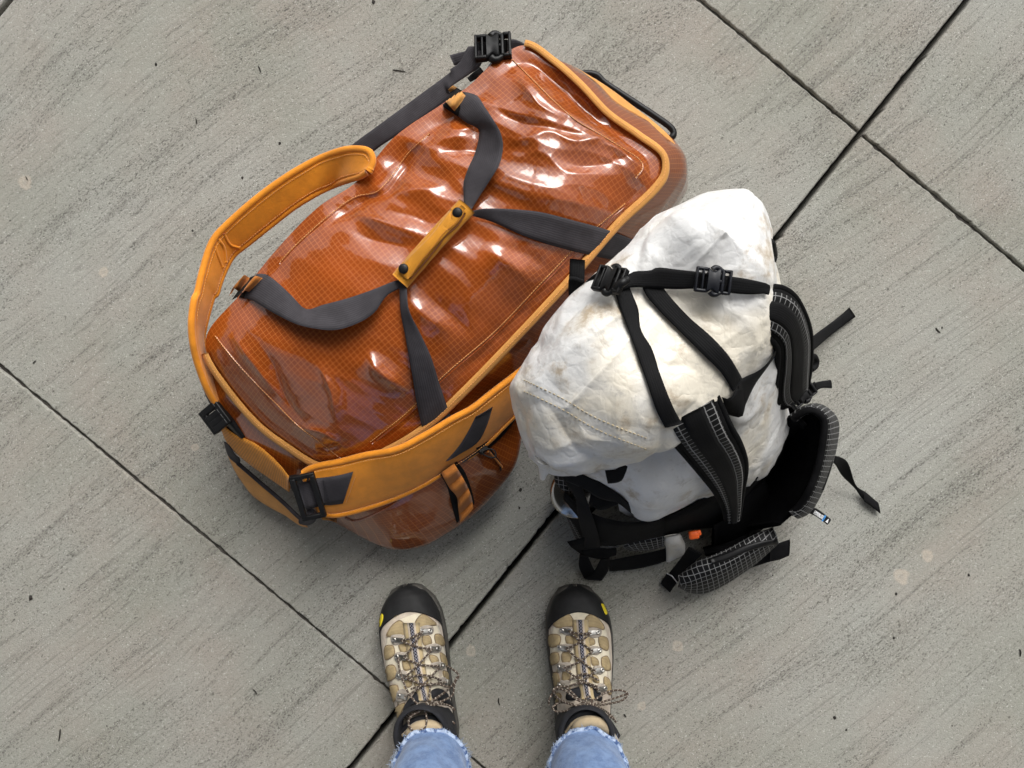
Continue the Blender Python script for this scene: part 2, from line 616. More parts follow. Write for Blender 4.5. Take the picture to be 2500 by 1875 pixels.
def mat_dyneema():
    N = NT('white_laminate')
    p = N.obj()
    f = N.noise(p, 14, 5, 0.65)
    c = N.mix(N.ss(f, 0.3, 0.72), (0.64, 0.64, 0.64), (0.77, 0.765, 0.75))
    big = N.noise(p, 5.5, 3, 0.6)
    c = N.mix(N.math('MULTIPLY', N.ss(big, 0.46, 0.64), 0.75), c, (0.72, 0.65, 0.51))
    st = N.noise(p, 22, 6, 0.72)
    c = N.mix(N.math('MULTIPLY', N.math('MULTIPLY', N.ss(st, 0.50, 0.70), N.ss(N.noise(p, 7, 2), 0.40, 0.56)), 0.85), c, (0.36, 0.27, 0.17))
    st2 = N.noise(p, 60, 4, 0.7)
    c = N.mix(N.math('MULTIPLY', N.ss(st2, 0.56, 0.72), 0.55), c, (0.42, 0.40, 0.37))
    # crinkles in the film
    wv = N.n('ShaderNodeVectorMath', operation='ADD')
    nz = N.n('ShaderNodeTexNoise'); N.l(p, nz.inputs['Vector']); nz.inputs['Scale'].default_value = 25; nz.inputs['Detail'].default_value = 3
    sc = N.n('ShaderNodeVectorMath', operation='SCALE'); N.l(nz.outputs['Color'], sc.inputs[0]); sc.inputs['Scale'].default_value = 0.03
    N.l(p, wv.inputs[0]); N.l(sc.outputs[0], wv.inputs[1])
    v = N.voro(wv.outputs[0], 26, 'DISTANCE_TO_EDGE')
    v2 = N.voro(wv.outputs[0], 70, 'DISTANCE_TO_EDGE')
    h = N.math('ADD', N.math('MINIMUM', v, 0.25), N.math('MULTIPLY', N.math('MINIMUM', v2, 0.2), 0.35))
    n1 = N.bump(h, 0.45, 0.006)
    n2 = N.bump(N.noise(p, 45, 4, 0.6), 0.3, 0.003, n1)
    m = N.out(c, 0.38, n2, spec=0.45, sheen=0.1)
    return m

def mat_denim():
    N = NT('faded_denim')
    p = N.obj(); uv = N.uv(); s = N.sep(uv)
    tw = N.math('FRACT', N.math('DIVIDE', N.math('ADD', s[0], N.math('MULTIPLY', s[1], 1.0)), 0.0022))
    tw = N.math('ABSOLUTE', N.math('SUBTRACT', tw, 0.5))
    f = N.noise(p, 42, 6, 0.75)
    c = N.mix(N.ss(f, 0.34, 0.66), (0.070, 0.128, 0.27), (0.165, 0.26, 0.45))
    c = N.mix(N.math('MULTIPLY', tw, 0.5), c, (0.29, 0.39, 0.57))
    fz = N.noise(p, 700, 2, 0.6)
    c = N.mix(N.math('MULTIPLY', N.ss(fz, 0.5, 0.8), 0.3), c, (0.10, 0.17, 0.34))
    nrm = N.bump(N.noise(p, 55, 4, .6), 0.5, 0.004, N.bump(N.math('ADD', tw, N.noise(p, 200, 3)), 0.5, 0.0008))
    return N.out(c, 0.85, nrm, sheen=0.2, spec=0.2)

def mat_suede(name, col, var=0.15):
    N = NT(name)
    p = N.obj()
    f = N.noise(p, 55, 5, 0.65)
    c = N.mix(N.ss(f, 0.3, 0.7), tuple(x * (1 - var) for x in col), tuple(min(1, x * (1 + var)) for x in col))
    d = N.noise(p, 24, 4, 0.7)
    c = N.mix(N.math('MULTIPLY', N.ss(d, 0.55, 0.75), 0.4), c, tuple(x * 0.55 for x in col))
    nrm = N.bump(N.noise(p, 600, 3, 0.7), 0.4, 0.0008)
    return N.out(c, 0.9, nrm, sheen=0.2, spec=0.15)

def mat_mesh(name, col):
    N = NT(name)
    p = N.obj()
    s = N.sep(p)
    a = N.math('ABSOLUTE', N.math('SUBTRACT', N.math('FRACT', N.math('DIVIDE', s[1], 0.0022)), 0.5))
    f = N.noise(p, 70, 4, 0.6)
    c = N.mix(N.ss(f, 0.3, 0.7), tuple(x * 0.8 for x in col), tuple(min(1, x * 1.15) for x in col))
    c = N.mix(N.math('MULTIPLY', N.ss(a, 0.25, 0.45), 0.5), c, tuple(x * 0.45 for x in col))
    nrm = N.bump(a, 0.6, 0.0005)
    return N.out(c, 0.8, nrm, spec=0.25)

def mat_lace():
    N = NT('brown_lace')
    s = N.sep(N.uv())
    k = N.math('FRACT', N.math('ADD', N.math('DIVIDE', s[1], 0.007), N.math('MULTIPLY', s[0], 60)))
    c = N.mix(N.ss(k, 0.86, 0.90), (0.085, 0.062, 0.048), (0.55, 0.5, 0.42))
    k2 = N.math('ABSOLUTE', N.math('SUBTRACT', N.math('FRACT', N.math('DIVIDE', s[1], 0.0016)), 0.5))
    return N.out(c, 0.8, N.bump(k2, 0.5, 0.0004), spec=0.2)

M_CONC = mat_concrete()
M_DIRT = mat_plain('joint_grit', (0.065, 0.058, 0.05), 0.95, 0.5, 160, 0.8, 0.002)
M_EARTH = mat_plain('dark_sub_base', (0.012, 0.011, 0.010), 0.95, 0.3, 40, 0.5, 0.003)
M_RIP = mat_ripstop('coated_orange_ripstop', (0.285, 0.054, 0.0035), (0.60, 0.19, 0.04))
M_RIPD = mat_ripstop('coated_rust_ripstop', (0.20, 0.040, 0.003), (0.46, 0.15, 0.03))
M_WEB = mat_web('charcoal_webbing', (0.050, 0.046, 0.052), sheen=0.04)
M_BWEB = mat_web('black_webbing', (0.0045, 0.0045, 0.0052), var=0.25, sheen=0.0)
M_BIND = mat_web('apricot_binding', (0.70, 0.33, 0.085), rib=0.0012, var=0.1)
M_PAD = mat_plain('amber_softshell', (0.72, 0.25, 0.010), 0.7, 0.10, 45, 0.35, 0.001, sheen=0.25, spec=0.3)
M_AMB = mat_web('amber_webbing', (0.68, 0.27, 0.035), rib=0.0040, across=True, var=0.1, strength=1.0)
M_GRIP = mat_web('amber_grip_weave', (0.62, 0.26, 0.022), rib=0.0021, var=0.12, strength=1.0)
M_DAISY = mat_web('copper_webbing', (0.47, 0.165, 0.030), rib=0.0015, var=0.15)
M_THR = mat_plain('apricot_thread', (0.74, 0.36, 0.12), 0.7, 0.1)
M_PLA = mat_plain('black_plastic', (0.006, 0.006, 0.0065), 0.45, 0.2, 90, 0.15, 0.0006, spec=0.28)
M_PLAB = mat_plain('blue_black_plastic', (0.008, 0.009, 0.013), 0.42, 0.2, 90, 0.15, 0.0006, spec=0.3)
M_FOAM = mat_plain('black_spacer_fabric', (0.0025, 0.0025, 0.0028), 0.95, 0.3, 70, 0.4, 0.001, spec=0.05)
M_PADB = mat_plain('black_pad_cloth', (0.0045, 0.0045, 0.005), 0.85, 0.3, 50, 0.4, 0.0012, spec=0.12)
M_GRID = mat_gridnylon()
M_WHITE = mat_dyneema()
M_DEN = mat_denim()
M_SUE = mat_suede('beige_suede', (0.56, 0.475, 0.385))
M_MESH = mat_mesh('tan_mesh', (0.41, 0.315, 0.175))
M_CREAM = mat_suede('cream_leather', (0.70, 0.63, 0.49), 0.08)
M_GREYN = mat_suede('grey_nubuck', (0.38, 0.335, 0.285), 0.1)
M_RUB = mat_plain('black_rubber', (0.012, 0.012, 0.0125), 0.62, 0.35, 35, 0.3, 0.001, spec=0.3)
M_RUBG = mat_plain('dusty_rubber', (0.075, 0.07, 0.062), 0.75, 0.3, 35, 0.4, 0.001)
M_COLL = mat_plain('black_collar_cloth', (0.012, 0.012, 0.015), 0.85, 0.3, 60, 0.4, 0.001)
M_TANL = mat_suede('tan_lining', (0.44, 0.345, 0.22), 0.1)
M_LACE = mat_lace()
M_MET = mat_plain('eyelet_steel', (0.56, 0.54, 0.50), 0.28, 0.15, 200, metal=1.0)
M_STEEL = mat_plain('polished_pot_steel', (0.42, 0.41, 0.39), 0.2, 0.15, 20, metal=1.0)
M_YEL = mat_plain('yellow_rubber', (0.78, 0.62, 0.02), 0.6, 0.08)
M_ORG = mat_plain('orange_plastic', (0.90, 0.13, 0.015), 0.5, 0.08)
M_BLUE = mat_plain('blue_thread', (0.04, 0.22, 0.52), 0.7, 0.08)
M_WTX = mat_plain('white_print', (0.80, 0.80, 0.80), 0.7, 0.03)
M_FRAY = mat_plain('denim_fray', (0.36, 0.43, 0.55), 0.9, 0.2)
M_DDEN = mat_plain('denim_hem_indigo', (0.06, 0.11, 0.24), 0.9, 0.4, 80, 0.4, 0.001)
M_NEED = mat_plain('dry_needle', (0.020, 0.016, 0.012), 0.8, 0.3)
# ------------------------------------------------------------------ the pavement
def line_world(a, b):
    A, B = P(*a)[:2], P(*b)[:2]
    d = (B - A) / np.linalg.norm(B - A)
    return A, d
A0, dA = line_world((0, 895), (942, 1690))
B0, dB = line_world((1710, 0), (2500, 648))
Cq, dC = line_world((2362, 0), (858, 1875))
C2q, _ = line_world((15, 8), (20, 0))
dA = (dA + dB) / np.linalg.norm(dA + dB)
nA = np.array((-dA[1], dA[0]))               # towards the upper right
nC = np.array((-dC[1], dC[0]))
SA = abs(np.dot(B0 - A0, nA))                # slab size one way
SC = abs(np.dot(C2q - Cq, nC))
sgnA = np.sign(np.dot(B0 - A0, nA)); sgnC = np.sign(np.dot(C2q - Cq, nC))

def grid_pt(i, j, oi=0.0, oj=0.0):
    """crossing of line A+i and line C+j, shifted by oi, oj metres"""
    a = A0 + nA * sgnA * (SA * i + oi)
    c = Cq + nC * sgnC * (SC * j + oj)
    M2 = np.array([dA, -dC]).T
    t = np.linalg.solve(M2, c - a)
    return a + dA * t[0]

ground = mk('ground', [(-60, -60, -0.07), (60, -60, -0.07), (60, 60, -0.07), (-60, 60, -0.07)], [(0, 1, 2, 3)], M_EARTH)
ground['kind'] = 'structure'
pavement = empty('pavement', (0, 0, -0.06))
pavement['kind'] = 'structure'

GA, GC = 0.0024, 0.0048        # half joint widths
def slab(i, j, fine):
    cs = [grid_pt(i, j, GA, GC), grid_pt(i + 1, j, -GA, GC), grid_pt(i + 1, j + 1, -GA, -GC), grid_pt(i, j + 1, GA, -GC)]
    ctr = sum(cs) / 4
    rnd = random.Random(i * 37 + j * 101 + 5)
    ring = []
    step = 0.006 if fine else 0.4
    for k in range(4):
        a, b = cs[k], cs[(k + 1) % 4]
        n = max(1, int(np.linalg.norm(b - a) / step))
        nrm = (ctr - (a + b) / 2); nrm /= np.linalg.norm(nrm)
        amp = 0.0020 if (k % 2) else 0.0008       # saw cut edges are ragged, the wide joint is straight
        for t in range(n):
            q = a + (b - a) * t / n
            if fine and t:
                w = noise.noise(Vector((q[0] * 60, q[1] * 60, 3.1))) * amp + noise.noise(Vector((q[0] * 210, q[1] * 210, 9.3))) * amp * 0.6
                if rnd.random() < 0.02:
                    w += 0.0018
                q = q + nrm * w
            ring.append(q)
    n = len(ring)
    V, Fc = [], []
    ring = np.array(ring)
    inn = ctr + (ring - ctr) * (1 - 0.0020)
    inn2 = ctr + (ring - ctr) * (1 - 0.0042)
    for lay, z in ((ring, -0.055), (ring, -0.0042), (inn, -0.0009), (inn2, 0.0)):
        V += [(q[0], q[1], z) for q in lay]
    for L in range(3):
        for k in range(n):
            Fc.append((L * n + k, L * n + (k + 1) % n, (L + 1) * n + (k + 1) % n, (L + 1) * n + k))
    Fc.append(tuple(3 * n + k for k in range(n)))
    if np.cross(cs[1] - cs[0], cs[2] - cs[1]) < 0:
        Fc = [q[::-1] for q in Fc]
    return mk('slab', V, Fc, M_CONC, pavement, smooth=False)

for i in range(-5, 6):
    for j in range(-5, 6):
        slab(i, j, -2 <= i <= 1 and -1 <= j <= 1 or (i in (0,) and j in (-2, -1, 0, 1)))
# grit lying in the narrow saw cuts
for i in range(-5, 7):
    for j in range(-5, 6):
        a, b = grid_pt(i, j, 0, GC), grid_pt(i, j + 1, 0, -GC)
        n = 60 if -1 <= i <= 2 and -2 <= j <= 1 else 2
        V, Fc = [], []
        for t in range(n + 1):
            q = a + (b - a) * t / n
            z = -0.0060 + 0.003 * noise.noise(Vector((q[0] * 14, q[1] * 14, i * 3.0)))
            V += [(q[0] - nA[0] * 0.006, q[1] - nA[1] * 0.006, z), (q[0], q[1], z + 0.0004), (q[0] + nA[0] * 0.006, q[1] + nA[1] * 0.006, z)]
        for t in range(n):
            Fc += [(t * 3, t * 3 + 1, t * 3 + 4, t * 3 + 3), (t * 3 + 1, t * 3 + 2, t * 3 + 5, t * 3 + 4)]
        mk('joint_filler', V, Fc, M_DIRT, pavement)

# unseen roof and wall, added to block sky and darken the duffel's reflections
M_SOFF = mat_plain('shade_canopy_dark', (0.045, 0.044, 0.042), .8, .2, 6)
M_WALL = mat_plain('shade_wall_grey', (0.17, 0.165, 0.155), .85, .2, 8, .4, .003)
def plain_box(name, a, b, mat, kind=None):
    c = [(a[0] + b[0]) / 2, (a[1] + b[1]) / 2, (a[2] + b[2]) / 2]
    v, f = rbox_geo(c, (1, 0, 0), (0, 1, 0), (0, 0, 1), b[0] - a[0], b[1] - a[1], b[2] - a[2], .02)
    o = mk(name, v, f, mat, None, smooth=False)
    return o
can_a = np.array((.75, .66, 0.0)); can_a /= np.linalg.norm(can_a)       # across the added canopy
can_d = np.array((-can_a[1], can_a[0], 0.0))                               # along it, away from the added wall
def can_box(name, a0, a1, d0, d1, z0, z1, mat):
    c = can_a * (a0 + a1) / 2 + can_d * (d0 + d1) / 2 + np.array((0, 0, (z0 + z1) / 2))
    v, f = rbox_geo(c, can_a, can_d, (0, 0, 1), a1 - a0, d1 - d0, z1 - z0, .02)
    o = mk(name, v, f, mat, None, smooth=False)
    o['kind'] = 'structure'
    return o
can_box('unseen_shade_canopy', -2.6, .35, -3.2, 6.0, 2.9, 3.06, M_SOFF)  # unseen slab added overhead so level cloth mirrors something dark
can_box('unseen_shade_wall', -5.0, 6.0, -3.5, -3.22, -.06, 4.2, M_WALL)  # unseen wall added to darken the sky on this side

# dry needles and bits on the concrete
def needle(pts, r, lab=None):
    w = np.array([P(x, y, 0.0012) for x, y in pts])
    w = cr(w, 9)
    rr = r * np.array([0.5, .9, 1, 1, 1, .95, .9, .8, .45])
    o = tube('dry_needle', w, rr, M_NEED, None, 6)
    tag(o, lab or 'thin dark dry needle lying on open concrete away from the bags', 'needle', 'dry needles scattered on the concrete')
for pts, r in ((((1218, 1704), (1217, 1713), (1220, 1722)), .0012), (((630, 160), (634, 168), (637, 177)), .0010),
               (((958, 170), (972, 172), (990, 174)), .0009), (((147, 1780), (146, 1795), (143, 1810)), .0013),
               (((617, 1683), (623, 1688), (628, 1696)), .0010), (((1523, 1743), (1526, 1747), (1529, 1751)), .0012),
               (((2490, 1585), (2492, 1592), (2491, 1603)), .0013), (((2285, 800), (2289, 806), (2296, 812)), .0011),
               (((62, 430), (66, 437), (68, 440)), .0008), (((80, 888), (83, 884), (88, 880)), .0010), (((478, 289), (480, 296), (479, 302)), .0011)):
    needle(pts, r, {(1218, 1704): 'curved dark needle lying between the two hiking boots', (958, 170): 'dark dry needle lying beside the webbing near the duffel buckle',
                    (1523, 1743): 'tiny dark needle beside the boot with the wide bow', (62, 430): 'small dark needle lying on a pale gum stain',
                    (2285, 800): 'small dark needle on the slab beside the backpack belt'}.get(pts[0]))
def crumb(x, y, r):
    c = P(x, y, 0)
    bm = bmesh.new()
    bmesh.ops.create_icosphere(bm, subdivisions=2, radius=1)
    for v in bm.verts:
        k = r * (1 + 0.5 * noise.noise(v.co * 1.7 + Vector((x, y, 0))))
        v.co = Vector((c[0] + v.co.x * k, c[1] + v.co.y * k * 1.3, c[2] + max(-0.0005, v.co.z * k * 0.7)))
    me = bpy.data.meshes.new('grit_crumb'); bm.to_mesh(me); bm.free()
    me.materials.append(M_NEED)
    o = bpy.data.objects.new('grit_crumb', me); C.objects.link(o)
    tag(o, {75: 'largest black crumb of grit on the open concrete', 1271: 'black crumb of grit on the concrete between duffel and backpack', 1268: 'small black speck of grit between duffel pocket and backpack pot', 912: 'black crumb of grit beyond the duffel buckle'}.get(x, 'small black crumb of grit lying on open concrete'), 'grit', 'black crumbs of grit on the concrete')
for x, y, r in ((75, 1459, .0038), (683, 350, .0022), (1271, 1196, .0028), (381, 157, .0022), (2365, 1404, .0021), (2188, 1450, .0020), (592, 434, .0020),
                (2182, 1557, .0019), (1268, 1240, .0018), (912, 5, .003), (470, 563, .0016), (2066, 1782, .0018), (2038, 1752, .0028), (2300, 800, .0016)):
    crumb(x, y, r)
# ------------------------------------------------------------------ the duffel bag
duffel = empty('duffel_bag', tuple(P(1080, 720, 0)))
tag(duffel, 'large glossy orange duffel bag with amber shoulder straps and charcoal haul webbing', 'duffel bag')

# columns round the bag: binding line (display px, z) and the widest line below it (display px, z) or None = bulge
COL = [
 ((1132, 98, .250), None), ((1195, 136, .256), (1226, 146, .15)), ((1253, 187, .262), (1292, 176, .15)), ((1311, 248, .262), (1356, 228, .15)),
 ((1376, 294, .254), (1450, 298, .15)), ((1430, 338, .248), (1478, 350, .14)), ((1427, 390, .246), (1476, 412, .12)), ((1330, 487, .250), (1408, 508, .10)),
 ((1232, 600, .254), (1302, 640, .10)), ((1122, 718, .252), (1208, 760, .09)), ((1000, 845, .240), (1140, 870, .08)), ((920, 920, .226), (1105, 1000, .08)),
 ((835, 972, .212), (1010, 1118, .07)), ((745, 1006, .202), (870, 1182, .065)), ((690, 1003, .198), (718, 1122, .08)), ((622, 962, .200), (628, 1052, .12)),
 ((560, 915, .208), (548, 992, .13)), ((494, 838, .222), (474, 905, .14)), ((447, 762, .236), None), ((451, 714, .242), None), ((518, 637, .252), None),
 ((600, 536, .258), None), ((688, 447, .258), None), ((768, 394, .254), None), ((852, 296, .256), None), ((950, 228, .256), None), ((1012, 186, .252), None), ((1072, 130, .250), None)]
pip = np.array([P(*cD([c[0]])[0]) for c in COL])
cent = pip.mean(0)
mid = []
for k, c in enumerate(COL):
    if c[1] is not None:
        mid.append(P(*cD([c[1]])[0]))
    else:
        t = pip[(k + 1) % len(pip)] - pip[k - 1]
        o = np.array((t[1], -t[0], 0.0)); o /= np.linalg.norm(o)
        if np.dot(o, pip[k] - cent) < 0:
            o = -o
        w = pip[k] + o * 0.008
        w[2] = 0.13
        mid.append(w)
mid = np.array(mid)
K = 20
pipc = crk(pip, K, True)
midc = crk(mid, K, True)
NS = len(pipc)
ax0, ax1 = P(*cD([(715, 770, .30)])[0]), P(*cD([(1170, 395, .31)])[0])
axd = ax1 - ax0
AXL = np.linalg.norm(axd[:2]); axu = axd[:2] / AXL; axn = np.array((-axu[1], axu[0]))

FOLDS = []
def fold(fn, pts, amp, wid, sharp=1.0):
    q = fn(pts)
    w = cr([P(x, y, .29)[:2] for x, y in q], 24)
    FOLDS.append((w, amp, wid, sharp))
fold(c2, [(520, 190), (640, 330), (780, 480), (960, 560), (1150, 640)], .005, .016)
fold(c2, [(420, 400), (440, 480), (560, 560), (720, 610), (900, 640), (1060, 640)], -.007, .020)
fold(c2, [(560, 240), (620, 370), (700, 480), (860, 560)], .005, .014)
fold(c2, [(480, 700), (620, 690), (760, 640), (900, 700), (1100, 660), (1250, 620)], .006, .018)
fold(c2, [(780, 780), (900, 850), (1080, 830), (1260, 760), (1400, 720)], -.005, .022)
fold(c2, [(430, 860), (560, 800), (700, 780), (860, 900), (1020, 900), (1250, 880)], .005, .022)
fold(c2, [(700, 160), (860, 290), (1000, 420), (1120, 560)], -.005, .014)
fold(c2, [(0, 700), (120, 650), (280, 660)], .005, .014)
fold(c2, [(0, 760), (160, 730), (280, 740), (420, 760), (560, 720)], -.005, .013)
fold(c2, [(60, 560), (160, 600), (300, 580)], .005, .012)
fold(c2, [(1060, 700), (1180, 720), (1300, 800), (1350, 900)], .004, .012)
fold(c1, [(1560, 640), (1420, 760), (1260, 990), (1130, 1020), (1000, 1110), (860, 1220)], -.006, .010)
fold(c1, [(1690, 960), (1480, 1000), (1300, 1000)], .004, .014)
fold(c1, [(1030, 1130), (1200, 1180), (1380, 1250), (1560, 1330)], .006, .014)
fold(c1, [(1020, 1220), (1160, 1300), (1350, 1340), (1600, 1400)], -.004, .016)
fold(c1, [(1280, 1120), (1450, 1170), (1640, 1260)], -.004, .012)
fold(c3, [(230, 350), (300, 430), (400, 560), (480, 680), (540, 760)], .006, .014)
fold(c3, [(420, 420), (490, 520), (520, 640), (560, 760), (660, 900)], -.005, .013)
fold(c3, [(780, 540), (840, 650), (860, 760), (850, 900)], .005, .010)
fold(c3, [(1060, 490), (1120, 580), (1200, 640), (1280, 720)], .006, .012)
fold(c3, [(560, 930), (660, 930), (780, 960), (900, 1080)], .005, .012)
fold(c3, [(690, 1050), (800, 1040), (900, 1000)], -.004, .010)
fold(c4, [(210, 290), (300, 370), (450, 470)], .006, .011)
fold(c4, [(280, 250), (420, 360), (560, 480)], -.004, .014)
fold(c4, [(600, 10), (760, 110), (900, 220)], .007, .020)
fold(c4, [(700, 0), (860, 60), (960, 130)], -.004, .012)
fold(c4, [(480, 620), (640, 590), (760, 520), (860, 430)], -.003, .02)
fold(c4, [(0, 560), (80, 680), (200, 780)], .005, .012)
fold(c4, [(130, 960), (260, 900), (400, 800)], -.003, .012)

def fold_field(pts):
    """summed height of all folds at pts (N x 2): sharp crests, distance to the fold's line"""
    h = np.zeros(len(pts))
    for w, amp, wid, sharp in FOLDS:
        best = np.full(len(pts), 1e9); tt = np.zeros(len(pts))
        for k in range(len(w) - 1):
            a, b = w[k], w[k + 1]
            d = b - a; L2 = (d ** 2).sum() + 1e-12
            t = np.clip(((pts - a) @ d) / L2, 0, 1)
            q = np.sqrt(((pts - a - t[:, None] * d) ** 2).sum(1))
            m = q < best
            best[m] = q[m]; tt[m] = (k + t[m]) / (len(w) - 1)
        taper = np.minimum(1, 3 * tt + .05) * np.minimum(1, 3 * (1 - tt) + .05)
        h += amp * taper * np.exp(-np.sqrt((best / wid) ** 2 + .008) * 1.25)
    return h

NT_TOP = 110
top = np.zeros((NS, NT_TOP, 3))
for i in range(NS):
    p = pipc[i]
    s = np.clip(np.dot(p[:2] - ax0[:2], axu) / AXL, 0.0, 1.0)
    q = ax0 + axd * s
    zc = .305 + 0.012 * s
    for j in range(NT_TOP):
        t = j / (NT_TOP - 1)
        tt = 1 - (1 - t) ** 1.0
        if j == NT_TOP - 1:
            sq = round(s * 60) / 60
            q = ax0 + axd * sq; zc = .305 + 0.012 * sq
        xy = p[:2] * (1 - tt) + q[:2] * tt
        z = p[2] + (zc - p[2]) * (1 - (1 - t) ** 2.0)
        top[i, j] = (xy[0], xy[1], z)
tn = gridnormals(top, True)
if tn[:, :20, 2].mean() < 0:
    tn = -tn
FH = fold_field(top[:, :, :2].reshape(-1, 2)).reshape(NS, NT_TOP)
def crease(x, y, z):
    n = noise.noise(Vector((x, y, z)))
    return -math.sqrt(n * n + .00012)
for i in range(NS):
    for j in range(NT_TOP):
        p = top[i, j]
        t = j / (NT_TOP - 1)
        edge = min(1, t * 8)
        a = np.dot(p[:2] - ax0[:2], axu); b = np.dot(p[:2] - ax0[:2], axn)
        wv_ = noise.noise(Vector((a * 5, b * 5, 9.3))) * .035
        wu_ = noise.noise(Vector((a * 5, b * 5, 3.3))) * .035
        end = min(1.0, max(0.0, (a - AXL * .35) / .18))
        nz = noise.noise(Vector((a * 5, b * 4, 0.3))) * 0.006
        nz += crease((a + wv_ + .53 * b) * 10, (b - .53 * a + wu_) * 2.2, 2.3) * 0.014 * (.6 + .9 * end)
        nz += crease((a + wv_ + .4 * b) * 21, (b - .4 * a + wu_) * 5, 5.7) * 0.006 * (.45 + 1.1 * end)
        nz += crease((a + wu_ + .3 * b) * 42, (b + wv_) * 12, 8.1) * 0.0018
        nz += FH[i, j] * 1.9
        top[i, j] = p + np.array((0, 0, 1.0)) * nz * edge
# merge last ring onto the axis by averaging opposite sides
uvt = np.stack([(top[:, :, 0] - ax0[0]) * axu[0] + (top[:, :, 1] - ax0[1]) * axu[1],
                (top[:, :, 0] - ax0[0]) * axn[0] + (top[:, :, 1] - ax0[1]) * axn[1]], axis=2)
def merged(name, g, closed, mat, parent, uv):
    n, m = g.shape[:2]
    o = mk(name, g.reshape(-1, 3), gridfaces(n, m, closed), mat, parent, uv.reshape(-1, 2))
    bm = bmesh.new(); bm.from_mesh(o.data)
    bmesh.ops.remove_doubles(bm, verts=bm.verts[:], dist=0.0006)
    bmesh.ops.recalc_face_normals(bm, faces=bm.faces[:])
    bm.to_mesh(o.data); bm.free()
    return o
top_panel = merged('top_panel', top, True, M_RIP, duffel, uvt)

# sides: binding -> widest -> ground
NSD = 30
side = np.zeros((NS, NSD, 3)); uvs = np.zeros((NS, NSD, 2))
arc = np.concatenate([[0], np.cumsum(np.linalg.norm(np.diff(np.vstack([pipc, pipc[:1]]), axis=0), axis=1))])[:-1]
for i in range(NS):
    a, b = pipc[i], midc[i]
    o = b[:2] - cent[:2]; o /= np.linalg.norm(o)
    base = np.array((b[0] - o[0] * 0.02, b[1] - o[1] * 0.02, 0.004))
    path = crk([a, (a + b) / 2 + np.array((o[0], o[1], 0)) * 0.006 + np.array((0, 0, .008)), b, np.array((b[0] - o[0] * .001, b[1] - o[1] * .001, 0.045)), base], 10)
    path = cr(path, NSD)
    for j in range(NSD):
        t = j / (NSD - 1)
        p = path[j]
        amp = min(1, 6 * t) * (0.6 + 0.4 * t)
        n1 = noise.noise(Vector((arc[i] * 9, t * 2.2, 7.7))) * 0.009 + noise.noise(Vector((arc[i] * 26, t * 5, 1.7))) * 0.0035
        r = (1 - abs(noise.noise(Vector((arc[i] * 11 + 3, t * 3, 12.1))))) ** 4 * 0.006
        side[i, j] = p + np.array((o[0], o[1], 0)) * (n1 + r - .003) * amp
        uvs[i, j] = (arc[i], t * 0.28)
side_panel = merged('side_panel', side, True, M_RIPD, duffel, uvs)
bv = [tuple(side[i, -1]) for i in range(NS)]
mk('base_panel', bv, [tuple(range(NS))], M_PADB, duffel)

SD = Surf(top_panel, side_panel)

# binding round the lid
def flat_binding(name, path3, width, thick, mat, parent, updir, closed=False):
    """a folded tape: flat strip following a 3D line, its face turned to updir(i)"""
    path3 = np.array(path3); n = len(path3)
    t = (np.roll(path3, -1, 0) - np.roll(path3, 1, 0)) if closed else np.gradient(path3, axis=0)
    t /= np.linalg.norm(t, axis=1, keepdims=True)
    m = 6
    g = np.zeros((n, m, 3)); uv = np.zeros((n, m, 2)); s = 0
    for i in range(n):
        up = updir(i); w = np.cross(t[i], up); w /= np.linalg.norm(w)
        if i: s += np.linalg.norm(path3[i] - path3[i - 1])
        for j in range(m):
            k = j / (m - 1) - .5
            g[i, j] = path3[i] + w * k * width + up * (0.0022 * (1 - (2 * k) ** 2))
            uv[i, j] = (k * width, s)
    if closed:
        g = np.concatenate([g, g[:1]]); uv = np.concatenate([uv, uv[:1]])
    v, f, u = slab_from_grid(g, thick, uv)
    return mk(name, v, f, mat, parent, u)
def lift_path(q):
    out = []
    for i, p in enumerate(q):
        o = p[:2] - cent[:2]; o /= np.linalg.norm(o)
        out.append(p + np.array((o[0] * .002, o[1] * .002, 0.003)))
    return out
pl = lift_path(pipc)
def bup(i):
    p = pipc[i % NS]; o = p[:2] - cent[:2]; o /= np.linalg.norm(o)
    u = np.array((o[0] * .55, o[1] * .55, 1.0)); return u / np.linalg.norm(u)
K_ = 20
def bind_run(c0, c1):
    idx = [k % NS for k in range(c0 * K_, c1 * K_ + 1)]
    o = flat_binding('lid_binding', np.array(pl)[idx], 0.0135, 0.0022, M_BIND, duffel, lambda i: bup(idx[i]))
    q = np.array([np.array(pl[k]) + bup(k) * 0.0042 + (np.array((cent[0] - pl[k][0], cent[1] - pl[k][1], 0)) * .009) for k in idx])
    return idx, q
# stitching along the binding
def stitches(name, path, mat, parent, gap=0.0045, ln=0.0028, r=0.00055, up=None):
    path = np.array(path)
    seg = np.linalg.norm(np.diff(path, axis=0), axis=1); s = np.concatenate([[0], np.cumsum(seg)])
    B = Bag(); x = 0.0
    while x + ln < s[-1]:
        a = np.array([np.interp(x + k * ln / 2, s, path[:, c]) for k in (0, 1, 2) for c in range(3)]).reshape(3, 3)
        a[1, 2] += r * 0.8
        v, f, u = tube_geo(a, r, 5); B.add(v, f, u); x += gap
    return B.make(name, mat, parent)
for c0_, c1_ in ((28, 41), (42, 46)):
    idx_, q_ = bind_run(c0_, c1_)
    stitches('binding_stitching', q_, M_THR, duffel)
